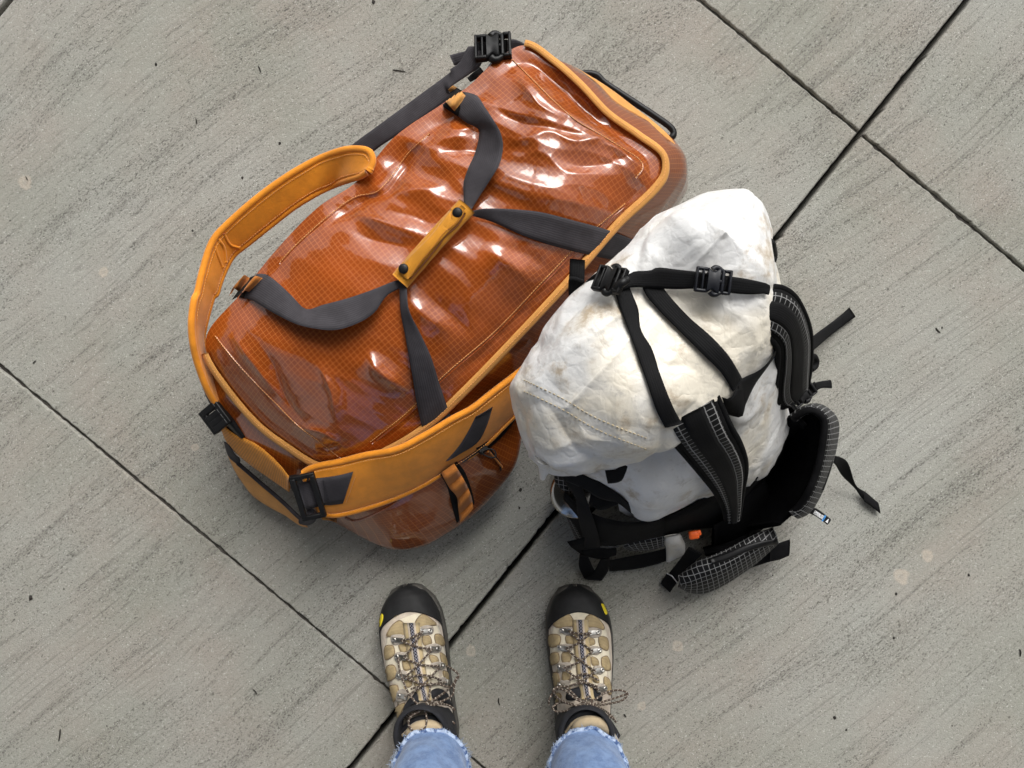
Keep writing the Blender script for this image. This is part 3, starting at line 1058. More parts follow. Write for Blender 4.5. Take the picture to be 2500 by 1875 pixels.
# lid seams with topstitch
def px_path(fn, pts, surf, h, n=60):
    q = cr([(x, y) for x, y in fn(pts)], n)
    return np.array([surf.at(x, y, h) for x, y in q])
for fn, pts in ((cD, [(1350, 440), (1270, 508), (1180, 600), (1070, 715), (960, 810), (880, 890), (800, 955)]),
                (c3, [(180, 380), (290, 520), (420, 660), (540, 780), (660, 900), (780, 990), (900, 1085)]),
                (c2, [(520, 170), (640, 290), (780, 430), (930, 560), (1070, 640), (1230, 740), (1320, 800), (1345, 850), (1300, 920)]),
                (c1, [(1550, 640), (1420, 760), (1230, 1000), (1080, 1040), (900, 1170), (700, 1350), (600, 1460)])):
    q = px_path(fn, pts, SD, 0.0010)
    stitches('seam_stitching', q, M_THR, duffel, 0.0040, 0.0026, 0.00055)
    tube('seam_ridge', px_path(fn, [(x + 4, y + 4) for x, y in pts], SD, -0.0003), 0.0013, M_RIP, duffel, 6)

# apricot tape on the handle end
ribbon('end_binding', c2([(770, 165, .20), (860, 190, .20), (1000, 265, .195), (1150, 360, .19), (1300, 475, .19), (1430, 575, .19), (1520, 660, .19), (1572, 740, .19), (1585, 790, .185)]),
       c2([(800, 195, .215), (900, 262, .215), (1010, 345, .21), (1130, 425, .21), (1280, 535, .205), (1390, 610, .205), (1480, 690, .2), (1535, 755, .2), (1550, 800, .195)]), M_BIND, duffel, thick=.003)
# trolley handle
hp = [P(x, y, z) for x, y, z in c2([(960, 262, .17), (1000, 256, .17), (1060, 272, .17), (1100, 312, .17), (1200, 380, .17), (1300, 445, .17), (1420, 525, .17), (1525, 602, .17), (1542, 640, .17), (1520, 668, .17), (1490, 660, .16)])]
tube('trolley_handle', cr(hp, 60), 0.0052, M_PLA, duffel, 10)

# haul handles: four webbing legs
w1 = ribbon('haul_strap', c2([(195, 372, .006), (240, 378, .012), (300, 400, .022), (342, 462, .026), (400, 550, .028), (445, 630, .030), (462, 715, .030), (440, 830, .028), (375, 940, .022), (310, 1040, .016), (262, 1120, .012)]),
       c2([(60, 440, .004), (150, 505, .006), (230, 570, .010), (302, 606, .008), (310, 650, .008), (285, 760, .007), (240, 860, .006), (212, 950, .006), (213, 1030, .008), (215, 1080, .010), (222, 1110, .012)]), M_WEB, duffel, SD, thick=.002, sm=8)
ribbon('haul_strap', c3([(420, 20, .004), (470, 22, .008), (540, 70, .012), (620, 145, .008), (705, 224, .006), (800, 200, .010), (950, 160, .014), (1100, 108, .018), (1180, 75, .018), (1245, 52, .014)]),
       c3([(345, 160, .004), (385, 170, .007), (460, 215, .016), (560, 270, .020), (650, 312, .026), (750, 336, .028), (870, 346, .030), (1000, 308, .026), (1100, 245, .020), (1170, 150, .014), (1262, 95, .010)]), M_WEB, duffel, SD, thick=.002, sm=8)
ribbon('haul_strap', c2([(262, 1130, .014), (330, 1113, .020), (500, 1115, .018), (700, 1135, .014), (900, 1185, .012), (1100, 1240, .010), (1290, 1310, .008), (1400, 1360, .006)]),
       c2([(272, 1160, .010), (400, 1200, .006), (600, 1290, .007), (800, 1355, .007), (1000, 1405, .008), (1190, 1442, .008), (1300, 1460, .006)]), M_WEB, duffel, SD, thick=.002, sm=8)
ribbon('haul_strap', c4([(160, 190, .010), (164, 240, .010), (170, 350, .008), (198, 500, .007), (230, 680, .007), (258, 850, .008), (292, 1000, .008), (312, 1090, .004)]),
       c4([(205, 200, .012), (205, 250, .016), (216, 345, .018), (272, 460, .012), (332, 590, .009), (376, 730, .008), (416, 850, .010), (442, 925, .008), (465, 1010, .004)]), M_WEB, duffel, SD, thick=.002, sm=8)

# wrapped grip
M_DAISYD = mat_plain('dark_amber_seam', (0.16, 0.05, 0.01), .9, .2)
g0, g1 = SD.at(980, 690) + np.array((0, 0, .014)), SD.at(1142, 511) + np.array((0, 0, .014))
g0[2] = g1[2] = max(g0[2], g1[2])
ga, gs, gu = frame_of(g0, g1)
gl = np.linalg.norm(g1 - g0)
B = Bag()
n, m = 40, 28
V, U = [], []
for i in range(n):
    t = i / (n - 1)
    c = g0 + ga * gl * t + gu * (0.006 * math.sin(math.pi * t))
    for k in range(m):
        a = 2 * math.pi * k / m
        rx, rz = .0135, .0095
        wob = 1 + .04 * noise.noise(Vector((t * 9, math.cos(a), math.sin(a))))
        p = c + gs * math.cos(a) * rx * wob + gu * math.sin(a) * rz * wob
        V.append(p); U.append((a * .012, t * gl))
Fc = gridfaces(n, m, False, True) + [tuple(range(m))[::-1], tuple((n - 1) * m + k for k in range(m))]
grip = mk('grip_wrap', V, Fc, M_GRIP, duffel, U)
SG = Surf(grip)
flap, _ = ribbon('grip_flap', c1([(1412, 1560, .0022), (1378, 1540, .0022), (1370, 1500, .0022), (1400, 1440, .0022), (1560, 1280, .0022), (1690, 1110, .0022)]) + c2([(110, 1180, .0022), (165, 1110, .0022), (195, 1090, .0022)]),
       c1([(1440, 1540, .003), (1470, 1500, .003), (1510, 1440, .003), (1600, 1340, .003), (1690, 1240, .003)]) + c2([(80, 1290, .003), (170, 1210, .003), (215, 1140, .003), (222, 1110, .003)]), M_GRIP, grip, SG, thick=.0016, sm=2)
tube('flap_seam', [SG.at(x, y, .0012) for x, y in cr(c1([(1432, 1560), (1474, 1512), (1612, 1344)]) + c2([(90, 1294), (176, 1216), (222, 1142)]), 40)], .0013, M_DAISYD, grip, 6)
stitches('grip_stitching', [SG.at(x, y, .0042) for x, y in cr(c1([(1425, 1552), (1462, 1505), (1600, 1332)]) + c2([(78, 1282), (165, 1204), (214, 1128)]), 40)], M_DAISY, grip, .0035, .0022, .0005)
def snap(x, y, surf, r, parent, mat=M_PLA):
    c = surf.at(x, y, .0035)
    V, U, Fc = [], [], []
    prof = [(0, .0030), (.45, .0029), (.75, .0022), (.95, .0012), (1, 0), (1, -.003)]
    m = 20
    for rr, z in prof[1:]:
        for k in range(m):
            a = 2 * math.pi * k / m
            V.append(c + gs * math.cos(a) * rr * r + ga * math.sin(a) * rr * r + gu * z)
    Fc = gridfaces(len(prof) - 1, m, False, True)
    V.append(c + gu * .0027)
    Fc += [(k, (k + 1) % m, len(V) - 1) for k in range(m)]
    return mk('snap_button', V, Fc, mat, parent)
snap(986, 657, SG, .0068, grip)
snap(1117, 520, SG, .0068, grip)

# daisy-chain loops
def wavy(name, L, R, surf, amp, waves, mat, absz=None):
    n = 60
    l, r = cr(L, n), cr(R, n)
    m = 5
    g = np.zeros((n, m, 3)); uv = np.zeros((n, m, 2))
    for i in range(n):
        ph = (1 - math.cos(2 * math.pi * waves * i / (n - 1))) / 2
        for j in range(m):
            k = j / (m - 1)
            px = l[i] * (1 - k) + r[i] * k
            if surf is not None:
                q = surf.at(px[0], px[1]); z = q[2] + .011 + amp * ph ** .7
            else:
                z = px[2] + amp * ph ** .7
            g[i, j] = P(px[0], px[1], z)
            uv[i, j] = (k * .022, i * .0012)
    v, f, u = slab_from_grid(g, .0016, uv)
    return mk(name, v, f, mat, duffel, u)
ribbon('loop_backing', cT([(500, 1240, .010), (330, 1130, .012), (230, 1080, .004)]), cT([(360, 1660, .008), (120, 1500, .010), (0, 1390, .004)]), M_BWEB, duffel, SD, thick=.002)
wavy('daisy_loop', cT([(500, 1290), (420, 1210), (330, 1130), (240, 1080)]), cT([(290, 1560), (180, 1440), (75, 1320), (20, 1260)]), SD, .011, 1.6, M_BIND)
ribbon('loop_backing', cK([(1400, 330, .004), (1230, 360, .006), (1060, 355, .004), (900, 400, .002)]), cK([(860, 1000, .004), (700, 960, .006), (540, 950, .006), (400, 1020, .004)]), M_BWEB, duffel, SD, thick=.002)
wavy('daisy_loop', cK([(1230, 430), (1040, 370), (880, 420), (740, 350), (620, 480), (470, 700)]), cK([(860, 800), (740, 770), (690, 820), (560, 780), (430, 700), (330, 900)]), SD, .013, 2.4, M_DAISY)
ribbon('loop_backing', c4([(470, 1150, .003), (510, 1200, .003), (545, 1290, .003), (565, 1370, .003)]), c4([(380, 1215, .003), (420, 1290, .003), (445, 1390, .003), (470, 1480, .003)]), M_BWEB, duffel, SD, thick=.002)
wavy('daisy_loop', c4([(455, 1160), (490, 1215), (530, 1290), (548, 1340), (558, 1400)]), c4([(385, 1210), (430, 1290), (470, 1340), (478, 1400), (488, 1478)]), SD, .012, 3.5, M_DAISY)

# padded shoulder straps
def pad(name, L, R, mat, parent, thick, surf=None, crown=0.0, n=None):
    o, g = ribbon(name, L, R, mat, parent, surf, thick=thick, m=15, crown=crown, n=n, sm=10)
    return o, g
def edge_tape(g, j, r, mat, parent, name='edge_binding', flat=1.0):
    return tube(name, g[:, j], r, mat, parent, 10)
padL = c1([(1175, 865, .275), (1192, 815, .275), (1172, 755, .275), (1100, 737, .268), (1000, 746, .255), (850, 800, .240), (700, 880, .240), (550, 980, .240), (400, 1098, .240), (260, 1225, .240), (192, 1300, .242), (150, 1390, .245), (105, 1550, .25), (80, 1659, .255)]) + \
       c3([(60, 160, .262), (42, 300, .264), (50, 420, .258), (75, 530, .245), (130, 680, .225), (185, 775, .205), (230, 832, .19)])
padR = c1([(1165, 880, .275), (1150, 886, .272), (1110, 910, .262), (1040, 932, .245), (955, 962, .218), (850, 1010, .216), (700, 1100, .212), (550, 1215, .208), (400, 1335, .206), (310, 1408, .206), (262, 1490, .208), (225, 1580, .21), (200, 1659, .212)]) + \
       c3([(165, 150, .215), (122, 300, .216), (106, 400, .212), (128, 520, .200), (182, 650, .184), (232, 742, .172), (268, 815, .165)])
sp1, gp1 = pad('shoulder_strap', padL, padR, M_PAD, duffel, .010, n=150)
edge_tape(gp1, 0, .0052, M_PAD, sp1)
edge_tape(gp1, 14, .0046, M_PAD, sp1)
tube('edge_binding', gp1[0], .0060, M_PAD, sp1, 10)
nn1 = gridnormals(gp1)
sgn = 1 if nn1[30, 7, 2] > 0 else -1
for j in (2, 12):
    stitches('strap_stitching', (gp1[:, j] + sgn * nn1[:, j] * .0050)[4:110], M_THR, sp1, .0042, .0026, .0005)
# pleats where the pad bends
for a, b in (([(212, 1300), (250, 1360), (262, 1450)], 0), ([(250, 1270), (290, 1340), (350, 1360)], 0), ([(190, 1340), (215, 1420), (240, 1480)], 0)):
    S1 = Surf(sp1)
    tube('pad_pleat', [S1.at(x, y, -.0004) for x, y in cr(c1(a), 16)], .0022, M_PAD, sp1, 6)

pbL = c3([(690, 1172, .205), (720, 1152, .208), (780, 1131, .212), (900, 1108, .218), (1050, 1070, .226)]) + c4([(150, 1085, .238), (300, 1010, .240), (450, 921, .238), (550, 868, .234), (650, 790, .225), (780, 690, .212), (830, 650, .205)])
pbR = c3([(790, 1400, .160), (820, 1412, .160), (900, 1412, .160), (1050, 1375, .160)]) + c4([(150, 1340, .160), (300, 1268, .160), (400, 1205, .158), (520, 1135, .155), (640, 1040, .150), (720, 960, .146), (800, 880, .142), (850, 830, .14)])
sp2, gp2 = pad('shoulder_strap', pbL, pbR, M_PAD, duffel, .007, crown=.008, n=110)
edge_tape(gp2, 0, .0050, M_PAD, sp2)
edge_tape(gp2, 14, .0050, M_PAD, sp2)
tube('edge_binding', gp2[0], .0060, M_PAD, sp2, 10)
nn2 = gridnormals(gp2)
sgn2 = 1 if nn2[30, 7, 2] > 0 else -1
for j in (1, 13):
    stitches('strap_stitching', (gp2[:, j] + sgn2 * nn2[:, j] * .0052), M_THR, sp2, .0042, .0026, .0005)
S2 = Surf(sp2)
ribbon('strap_webbing', c3([(735, 1205, .003), (800, 1200, .002), (900, 1185, .0015), (978, 1165, .0015)]), c3([(800, 1358, .003), (840, 1360, .002), (880, 1356, .0015), (918, 1350, .0015)]), M_WEB, sp2, S2, thick=.002)
ribbon('strap_webbing', c4([(570, 912, .0005), (530, 990, .0005), (480, 1070, .0005), (410, 1150, .0003)]), c4([(662, 858, .0005), (630, 960, .0005), (580, 1050, .0005), (470, 1120, .0003)]), M_WEB, sp2, S2, thick=.0022)
stitches('webbing_stitching', [S2.at(x, y, .0015) for x, y in cr(c3([(990, 1195), (965, 1270), (935, 1350)]), 20)], M_THR, sp2, .0035, .0024, .0006)
stitches('webbing_stitching', [S2.at(x, y, .0032) for x, y in cr(c3([(808, 1210), (825, 1280), (845, 1350)]), 20)], M_WEB, sp2, .0035, .0024, .0006)

# ladder-lock frames
def ladderlock(c, ax, ay, az, L, W, t=.005, bars=(-.5, .5), rail=.0075, name='ladder_buckle', mat=M_PLA, parent=None):
    B = Bag()
    for s in (-1, 1):
        v, f = rbox_geo(c + ay * s * (W / 2 - rail / 2), ax, ay, az, L, rail, t, .0018); B.add(v, f)
    for b in bars:
        v, f = rbox_geo(c + ax * b * (L - rail) + az * .0006, ax, ay, az, rail, W - rail, t * 1.12, .0018); B.add(v, f)
    return B.make(name, mat, parent or duffel)
c = P(*c3([(718, 1310, .215)])[0])
a0 = P(*c3([(690, 1225, .218)])[0]); a1 = P(*c3([(742, 1395, .205)])[0])
ay_, axs, az_ = frame_of(a0, a1)
ladderlock(c, axs, ay_, az_, .036, .072, .008)
ribbon('buckle_webbing', c3([(652, 1235, .209), (700, 1222, .214), (740, 1215, .212), (800, 1200, .210)]), c3([(705, 1385, .196), (735, 1380, .204), (770, 1370, .2), (815, 1362, .198)]), M_WEB, duffel, thick=.002)
ribbon('buckle_tab', c3([(600, 1190, .185), (640, 1182, .195), (700, 1190, .205), (730, 1215, .212)]), c3([(635, 1290, .17), (660, 1300, .18), (690, 1300, .195), (705, 1280, .2)]), M_PLA, duffel, thick=.003)
# buckle on the other strap
c = P(*c3([(182, 850, .205)])[0])
a0 = P(*c3([(140, 795, .205)])[0]); a1 = P(*c3([(222, 905, .205)])[0])
ax_, ay2, az_ = frame_of(a0, a1, (-.6, .5, .8))
ladderlock(c, ax_, ay2, az_, .040, .036, .009, bars=(-.5, -.1, .2, .5), rail=.010)
c = P(*c3([(275, 890, .19)])[0])
a0 = P(*c3([(215, 820, .2)])[0]); a1 = P(*c3([(335, 965, .18)])[0])
ax_, ay2, az_ = frame_of(a0, a1, (-.7, .5, .6))
v, f = rbox_geo(c, ax_, ay2, az_, .052, .022, .010, .004)
mk('buckle_body', v, f, M_PLA, duffel)
ribbon('strap_webbing', c3([(75, 560, .20), (95, 640, .20), (130, 740, .19), (165, 800, .185)]), c3([(100, 590, .23), (130, 680, .225), (165, 760, .215), (205, 810, .2)]), M_WEB, duffel, thick=.002)

# end handle: ribbed amber webbing and hanging loop
ribbon('end_handle', cE([(500, 475, .185), (580, 535, .186), (640, 560, .188), (740, 605, .190), (850, 690, .19), (950, 790, .19), (1015, 875, .188)]),
       cE([(468, 495, .13), (490, 560, .13), (540, 640, .13), (620, 715, .13), (720, 795, .13), (850, 885, .13), (1015, 1000, .13)]), M_AMB, duffel, thick=.004, crown=.006)
hangL = cE([(518, 705, .05), (560, 800, .05), (620, 900, .05), (720, 1030, .05), (850, 1120, .05), (980, 1190, .05), (1100, 1270, .05), (1165, 1288, .055)])
hangR = cE([(600, 765, .085), (640, 800, .085), (700, 852, .085), (800, 938, .085), (900, 1022, .085), (1000, 1112, .085), (1080, 1190, .085), (1140, 1240, .085)])
ribbon('hanging_loop', hangL, hangR, M_BIND, duffel, thick=.0022, n=50)
hb = np.array([P(x, y, z) for x, y, z in cr(hangR, 50)])
tube('loop_edging', hb + np.array((0, 0, .001)), .0034, M_WEB, duffel, 8)
ribbon('loop_webbing', c3([(228, 990, .12), (240, 1040, .11), (260, 1085, .10), (300, 1120, .1)]), c3([(262, 1010, .14), (300, 1070, .13), (325, 1090, .11), (322, 1118, .1)]), M_WEB, duffel, thick=.002)
tube('loop_fold', cr([P(*q) for q in c3([(680, 1450, .10), (715, 1455, .115), (742, 1435, .14), (745, 1410, .17), (730, 1400, .19)])], 24), .0062, M_WEB, duffel, 10)

# webbing from the shoulder strap to the top buckle
ribbon('strap_webbing', c1([(985, 800, .20), (1030, 735, .205), (1250, 570, .215), (1500, 385, .22), (1690, 243, .225)]) + cT([(200, 820, .228), (400, 660, .232), (530, 400, .235), (620, 390, .236), (770, 395, .236)]),
       c1([(1100, 900, .20), (1190, 762, .205), (1330, 660, .215), (1530, 525, .22), (1690, 395, .225)]) + cT([(160, 1190, .228), (450, 970, .232), (700, 800, .235), (790, 690, .236), (795, 520, .236)]), M_WEB, duffel, thick=.002)
ribbon('webbing_tail', cT([(205, 550, .215), (360, 510, .218), (540, 460, .22), (640, 420, .22)]), cT([(290, 740, .21), (420, 690, .215), (560, 600, .215), (660, 540, .215)]), M_WEB, duffel, thick=.002)
ribbon('strap_keeper', cT([(740, 760, .19), (640, 850, .2), (520, 960, .2)]), cT([(830, 890, .18), (720, 960, .19), (590, 1030, .2)]), M_BWEB, duffel, thick=.003)
ribbon('inner_webbing', cT([(1110, 570, .17), (960, 660, .17), (820, 880, .18)]), cT([(1210, 620, .17), (1100, 740, .17), (960, 900, .18)]), M_WEB, duffel, thick=.002)
# big side-release buckle
def side_release(parent, a, b, W, t, mat=M_PLA, up=(0, 0, 1), name='buckle'):
    """female body + male part between points a (female end) and b (male end)"""
    ax, ay, az = frame_of(a, b, up)
    L = np.linalg.norm(np.array(b) - np.array(a))
    c0 = np.array(a)
    B = Bag()
    # female: ladder bar, two rails, hood
    for s in (-1, 1):
        v, f = rbox_geo(c0 + ax * L * .16 + ay * s * W * .43, ax, ay, az, L * .34, W * .14, t, t * .3); B.add(v, f)
    v, f = rbox_geo(c0 + ax * L * .03, ax, ay, az, L * .07, W * .98, t * 1.1, t * .3); B.add(v, f)
    v, f = rbox_geo(c0 + ax * L * .20, ax, ay, az, L * .06, W * .8, t * .9, t * .25); B.add(v, f)
    n, m = 14, 12
    V = []
    for i in range(n):
        u = i / (n - 1)
        w = W * (.5 - .14 * math.sin(math.pi * min(1, u * 1.1)) ** 2)
        for k in range(m):
            an = 2 * math.pi * k / m
            cx, cz = math.cos(an), math.sin(an)
            V.append(c0 + ax * L * (.32 + .34 * u) + ay * w * np.sign(cx) * abs(cx) ** .35 + az * (t * .62) * np.sign(cz) * abs(cz) ** .6)
    Fc = gridfaces(n, m, False, True) + [tuple(range(m))[::-1], tuple((n - 1) * m + k for k in range(m))]
    B.add(V, Fc)
    o = B.make(name, mat, parent)
    # male: shoulders, prongs bulging at the sides, bar
    B = Bag()
    v, f = rbox_geo(c0 + ax * L * .94, ax, ay, az, L * .08, W * .98, t * 1.1, t * .3); B.add(v, f)
    v, f = rbox_geo(c0 + ax * L * .74, ax, ay, az, L * .10, W * .86, t * .95, t * .3); B.add(v, f)
    v, f = rbox_geo(c0 + ax * L * .64, ax, ay, az, L * .30, W * .13, t * .8, t * .2); B.add(v, f)
    for s in (-1, 1):
        v, f = rbox_geo(c0 + ax * L * .85 + ay * s * W * .43, ax, ay, az, L * .2, W * .13, t, t * .3); B.add(v, f)
        q = [c0 + ax * L * x + ay * s * W * y for x, y in ((.76, .40), (.66, .47), (.58, .53), (.50, .52), (.44, .44))]
        v, f, u = tube_geo(cr(q, 16), np.linspace(t * .35, t * .55, 16), 8); B.add(v, f, u)
    B.make('buckle_prong', mat, o)
    return o
side_release(duffel, P(*cT([(660, 440, .245)])[0]), P(*cT([(1330, 370, .250)])[0]), .042, .011, up=(.0, .3, .95))
ribbon('buckle_webbing', cT([(1200, 290, .225), (1330, 260, .23), (1450, 290, .235), (1560, 350, .245)]), cT([(1200, 540, .215), (1270, 530, .22), (1400, 450, .228), (1530, 380, .24)]), M_WEB, duffel, thick=.003)
ribbon('buckle_webbing', cT([(790, 400, .205), (1000, 380, .2), (1210, 330, .2)]), cT([(800, 660, .195), (1000, 610, .19), (1200, 560, .19)]), M_BWEB, duffel, thick=.003)
ribbon('buckle_webbing', cT([(640, 340, .238), (900, 270, .240), (1250, 270, .242)]), cT([(720, 640, .232), (950, 600, .234), (1240, 540, .236)]), M_BWEB, duffel, thick=.003)
# black loop at the wheel end
ribbon('end_loop', c2([(1590, 945, .12), (1603, 1000, .12), (1600, 1040, .11), (1570, 1065, .10)]), c2([(1570, 950, .14), (1545, 990, .15), (1515, 1030, .15), (1530, 1060, .13)]), M_BWEB, duffel, thick=.004, crown=.008)
# side zip
zp = px_path(c4, [(500, 1150), (560, 1110), (640, 1058), (720, 985), (800, 880), (850, 800)], SD, .0015, 50)
ribbon('zip_flap', c4([(560, 1060, .004), (640, 1000, .005), (720, 920, .005), (800, 830, .004)]), c4([(590, 1110, .003), (660, 1065, .003), (740, 985, .003), (820, 870, .003)]), M_BWEB, duffel, SD, thick=.003)
tube('zip_coil', zp, .0022, M_WEB, duffel, 8)
B = Bag()
zc = SD.at(*c4([(612, 1085)])[0][:2], .006)
za, zs_, zu = frame_of(SD.at(*c4([(590, 1105)])[0][:2], .006), SD.at(*c4([(640, 1065)])[0][:2], .006))
v, f = rbox_geo(zc, za, zs_, zu, .016, .010, .004, .0015); B.add(v, f)
v, f, u = tube_geo(cr([zc + za * x + zu * .004 + zs_ * y for x, y in ((-.006, -.002), (.006, -.004), (.012, -.012), (.008, -.020), (.0, -.016))], 24, True), .0012, 6, True); B.add(v, f, u)
B.make('zip_slider', M_PLA, duffel)
tube('zip_cord', cr([SD.at(x, y, h) for x, y, h in c4([(640, 1095, .006), (665, 1120, .004), (690, 1150, .004), (712, 1180, .004)])], 20), .0019, M_DAISY, duffel, 8)
tube('zip_cord', cr([SD.at(x, y, h) for x, y, h in c4([(650, 1085, .006), (678, 1125, .005), (700, 1155, .004), (705, 1195, .004)])], 20), .0015, M_PLA, duffel, 8)
# pocket seam low on the side
tube('pocket_seam', px_path(c3, [(930, 1430), (985, 1450), (1060, 1430), (1180, 1370), (1240, 1330)], SD, .0005, 40), .0022, M_RIPD, duffel, 8)
ribbon('strap_anchor', c4([(660, 880, .002), (720, 820, .003), (775, 785, .003)]), c4([(690, 885, .002), (745, 835, .003), (790, 800, .003)]), M_BIND, duffel, SD, thick=.002)
ribbon('strap_anchor', c3([(785, 1412, .004), (830, 1425, .004), (880, 1440, .003)]), c3([(800, 1445, .003), (850, 1450, .003), (880, 1462, .003)]), M_BIND, duffel, SD, thick=.002)
# ------------------------------------------------------------------ the white backpack
pack = empty('backpack', tuple(P(1700, 1080, 0)))
tag(pack, 'stained white roll-top backpack with black straps leaning against the orange duffel', 'backpack')
# rings from the ground to the top, 14 columns (display px, z)
RINGS = [
 # a            b            c            d            e            f            g            h            i            j            k            l            m             n
 [(1440,760,.006),(1540,740,.006),(1620,790,.006),(1668,880,.006),(1650,940,.006),(1590,1000,.006),(1510,1050,.006),(1420,1090,.006),(1350,1075,.006),(1300,1050,.006),(1275,980,.006),(1285,910,.006),(1325,850,.006),(1380,795,.006)],
 [(1440,700,.10),(1560,690,.10),(1640,760,.10),(1695,870,.10),(1690,945,.10),(1622,1040,.10),(1515,1085,.10),(1405,1105,.10),(1330,1075,.10),(1275,1045,.10),(1250,960,.10),(1265,880,.10),(1310,810,.10),(1370,750,.10)],
 [(1430,620,.22),(1570,600,.22),(1650,690,.22),(1698,820,.22),(1696,908,.22),(1628,1025,.22),(1525,1072,.22),(1400,1118,.21),(1345,1075,.21),(1290,1040,.21),(1225,960,.22),(1235,860,.22),(1285,770,.22),(1350,690,.22)],
 [(1430,540,.33),(1590,510,.33),(1662,620,.34),(1690,750,.34),(1682,830,.34),(1612,960,.34),(1530,1020,.34),(1420,1070,.33),(1340,1045,.33),(1250,1020,.33),(1165,950,.33),(1168,840,.33),(1225,730,.33),(1320,610,.33)],
 [(1427,496,.375),(1605,466,.365),(1661,590,.38),(1675,715,.39),(1661,790,.395),(1590,895,.40),(1474,900,.40),(1401,943,.375),(1320,972,.35),(1201,985,.33),(1138,900,.365),(1170,780,.375),(1237,676,.38),(1332,570,.38)],
 [(1425,452,.42),(1620,422,.40),(1660,560,.42),(1660,680,.44),(1640,750,.45),(1570,850,.45),(1510,920,.45),(1430,975,.43),(1335,1012,.40),(1185,1022,.37),(1110,858,.40),(1172,720,.42),(1250,622,.43),(1345,530,.43)],
]
K = 16
ringc = [crk([P(*cD([q])[0]) for q in R], K, True) for R in RINGS]
NP = len(ringc[0])
rid0, rid1 = P(*cD([(1225, 880, .47)])[0]), P(*cD([(1560, 505, .49)])[0])
NV = 64
lower = np.zeros((NP, NV, 3))
for i in range(NP):
    lower[i] = cr(crk([R[i] for R in ringc], 10), NV)
NC = 60
capg = np.zeros((NP, NC, 3))
rd = rid1 - rid0; rl = np.linalg.norm(rd[:2]); ru = rd[:2] / rl
for i in range(NP):
    p = ringc[-1][i]; pb = ringc[-2][i]
    s = np.clip(np.dot(p[:2] - rid0[:2], ru) / rl, 0, 1)
    q = rid0 + rd * s + np.array((0, 0, 0.018 * math.sin(s * 7.0)))
    sq = round(s * 40) / 40
    qq = rid0 + rd * sq + np.array((0, 0, 0.018 * math.sin(sq * 7.0)))
    m1 = (p - pb) * 0.5
    for j in range(NC):
        t = j / (NC - 1)
        b = p * (1 - t) + q * t if j < NC - 1 else qq
        e = np.array((0, 0, 1.0)) * (0.035 * math.sin(math.pi * min(1, t * 1.0)) * (1 - t) ** .7)
        capg[i, j] = b + e
allg = np.concatenate([lower, capg[:, 1:]], axis=1)
nrm = gridnormals(allg, True)
NRM_FIX = True
cc = allg.mean((0, 1))
if ((allg - cc) * nrm).sum(2).mean() < 0:
    nrm = -nrm
nrm[:, -6:] = (0, 0, 1)
PF = []
def pfold(pts, amp, wid):
    PF.append((cr([P(x, y, .42) for x, y in cD(pts)], 20), amp, wid))
pfold([(1440, 640), (1380, 720), (1300, 800), (1200, 840)], .008, .02)
pfold([(1400, 480), (1330, 560), (1260, 640), (1200, 720)], -.006, .012)
pfold([(1600, 440), (1560, 500), (1590, 570), (1560, 640)], .010, .015)
pfold([(1640, 470), (1620, 540), (1640, 600)], -.009, .012)
pfold([(1520, 560), (1600, 540), (1650, 560)], -.008, .014)
pfold([(1130, 830), (1200, 870), (1290, 920), (1360, 945)], .009, .012)
pfold([(1140, 880), (1220, 930), (1320, 975)], -.008, .014)
pfold([(1180, 1010), (1280, 975), (1380, 950), (1450, 900)], .010, .012)
pfold([(1210, 1015), (1310, 1000), (1420, 960)], -.008, .010)
pfold([(1310, 700), (1420, 800), (1470, 860)], .007, .014)
pfold([(1450, 720), (1520, 760), (1570, 830)], -.007, .014)
pfold([(1480, 680), (1560, 700), (1640, 690)], .008, .014)
pfold([(1270, 760), (1340, 850), (1380, 930)], -.006, .013)
pfold([(1400, 1080), (1480, 1050), (1560, 1000), (1600, 960)], .010, .012)
pfold([(1390, 1040), (1480, 1010), (1560, 960)], -.008, .012)
pfold([(1380, 1000), (1420, 1060), (1450, 1110)], .008, .008)
pfold([(1690, 780), (1650, 860), (1640, 940), (1610, 1030)], .006, .01)
pfold([(1660, 800), (1620, 880), (1610, 960)], -.006, .012)
for i in range(NP):
    for j in range(allg.shape[1]):
        p = allg[i, j]
        v = Vector(p)
        d = noise.noise(v * 6.0) * .009
        w = v + Vector((d, d, -d)) * 2.0
        d += (1 - abs(noise.noise(w * 8))) ** 5 * .0045
        d -= (1 - abs(noise.noise(w * 11 + Vector((3, 8, 1))))) ** 7 * .0035
        d += (1 - abs(noise.noise(w * 24))) ** 8 * .0016
        d += noise.noise(w * 34) * .0008
        for wl, amp, wid in PF:
            dd = ((wl - p) ** 2).sum(1).min()
            if dd < wid * wid * 7:
                d += .45 * amp * math.exp(-dd / (wid * wid))
        k = min(1, p[2] / .06)
        allg[i, j] = p + nrm[i, j] * d * k
for _ in range(5):      # ease the middle ridge
    k0 = allg.shape[1] - 16
    sub_ = allg[:, k0 - 1:]
    sm_ = (np.roll(sub_, 1, 0) + np.roll(sub_, -1, 0)) / 2
    allg[:, k0:-1] = allg[:, k0:-1] * .5 + sm_[:, 1:-1] * .5
uvp = np.stack([allg[:, :, 0], allg[:, :, 1]], axis=2)
pack_body = merged('pack_body', allg, True, M_WHITE, pack, uvp)
SP = Surf(pack_body)
# trailing tip of the top fold
tube('fold_tip', cr([P(*q) for q in cD([(1180, 985, .40), (1178, 1005, .385), (1174, 1022, .37), (1172, 1034, .365)])], 20), np.linspace(.014, .0035, 20), M_WHITE, pack, 10)
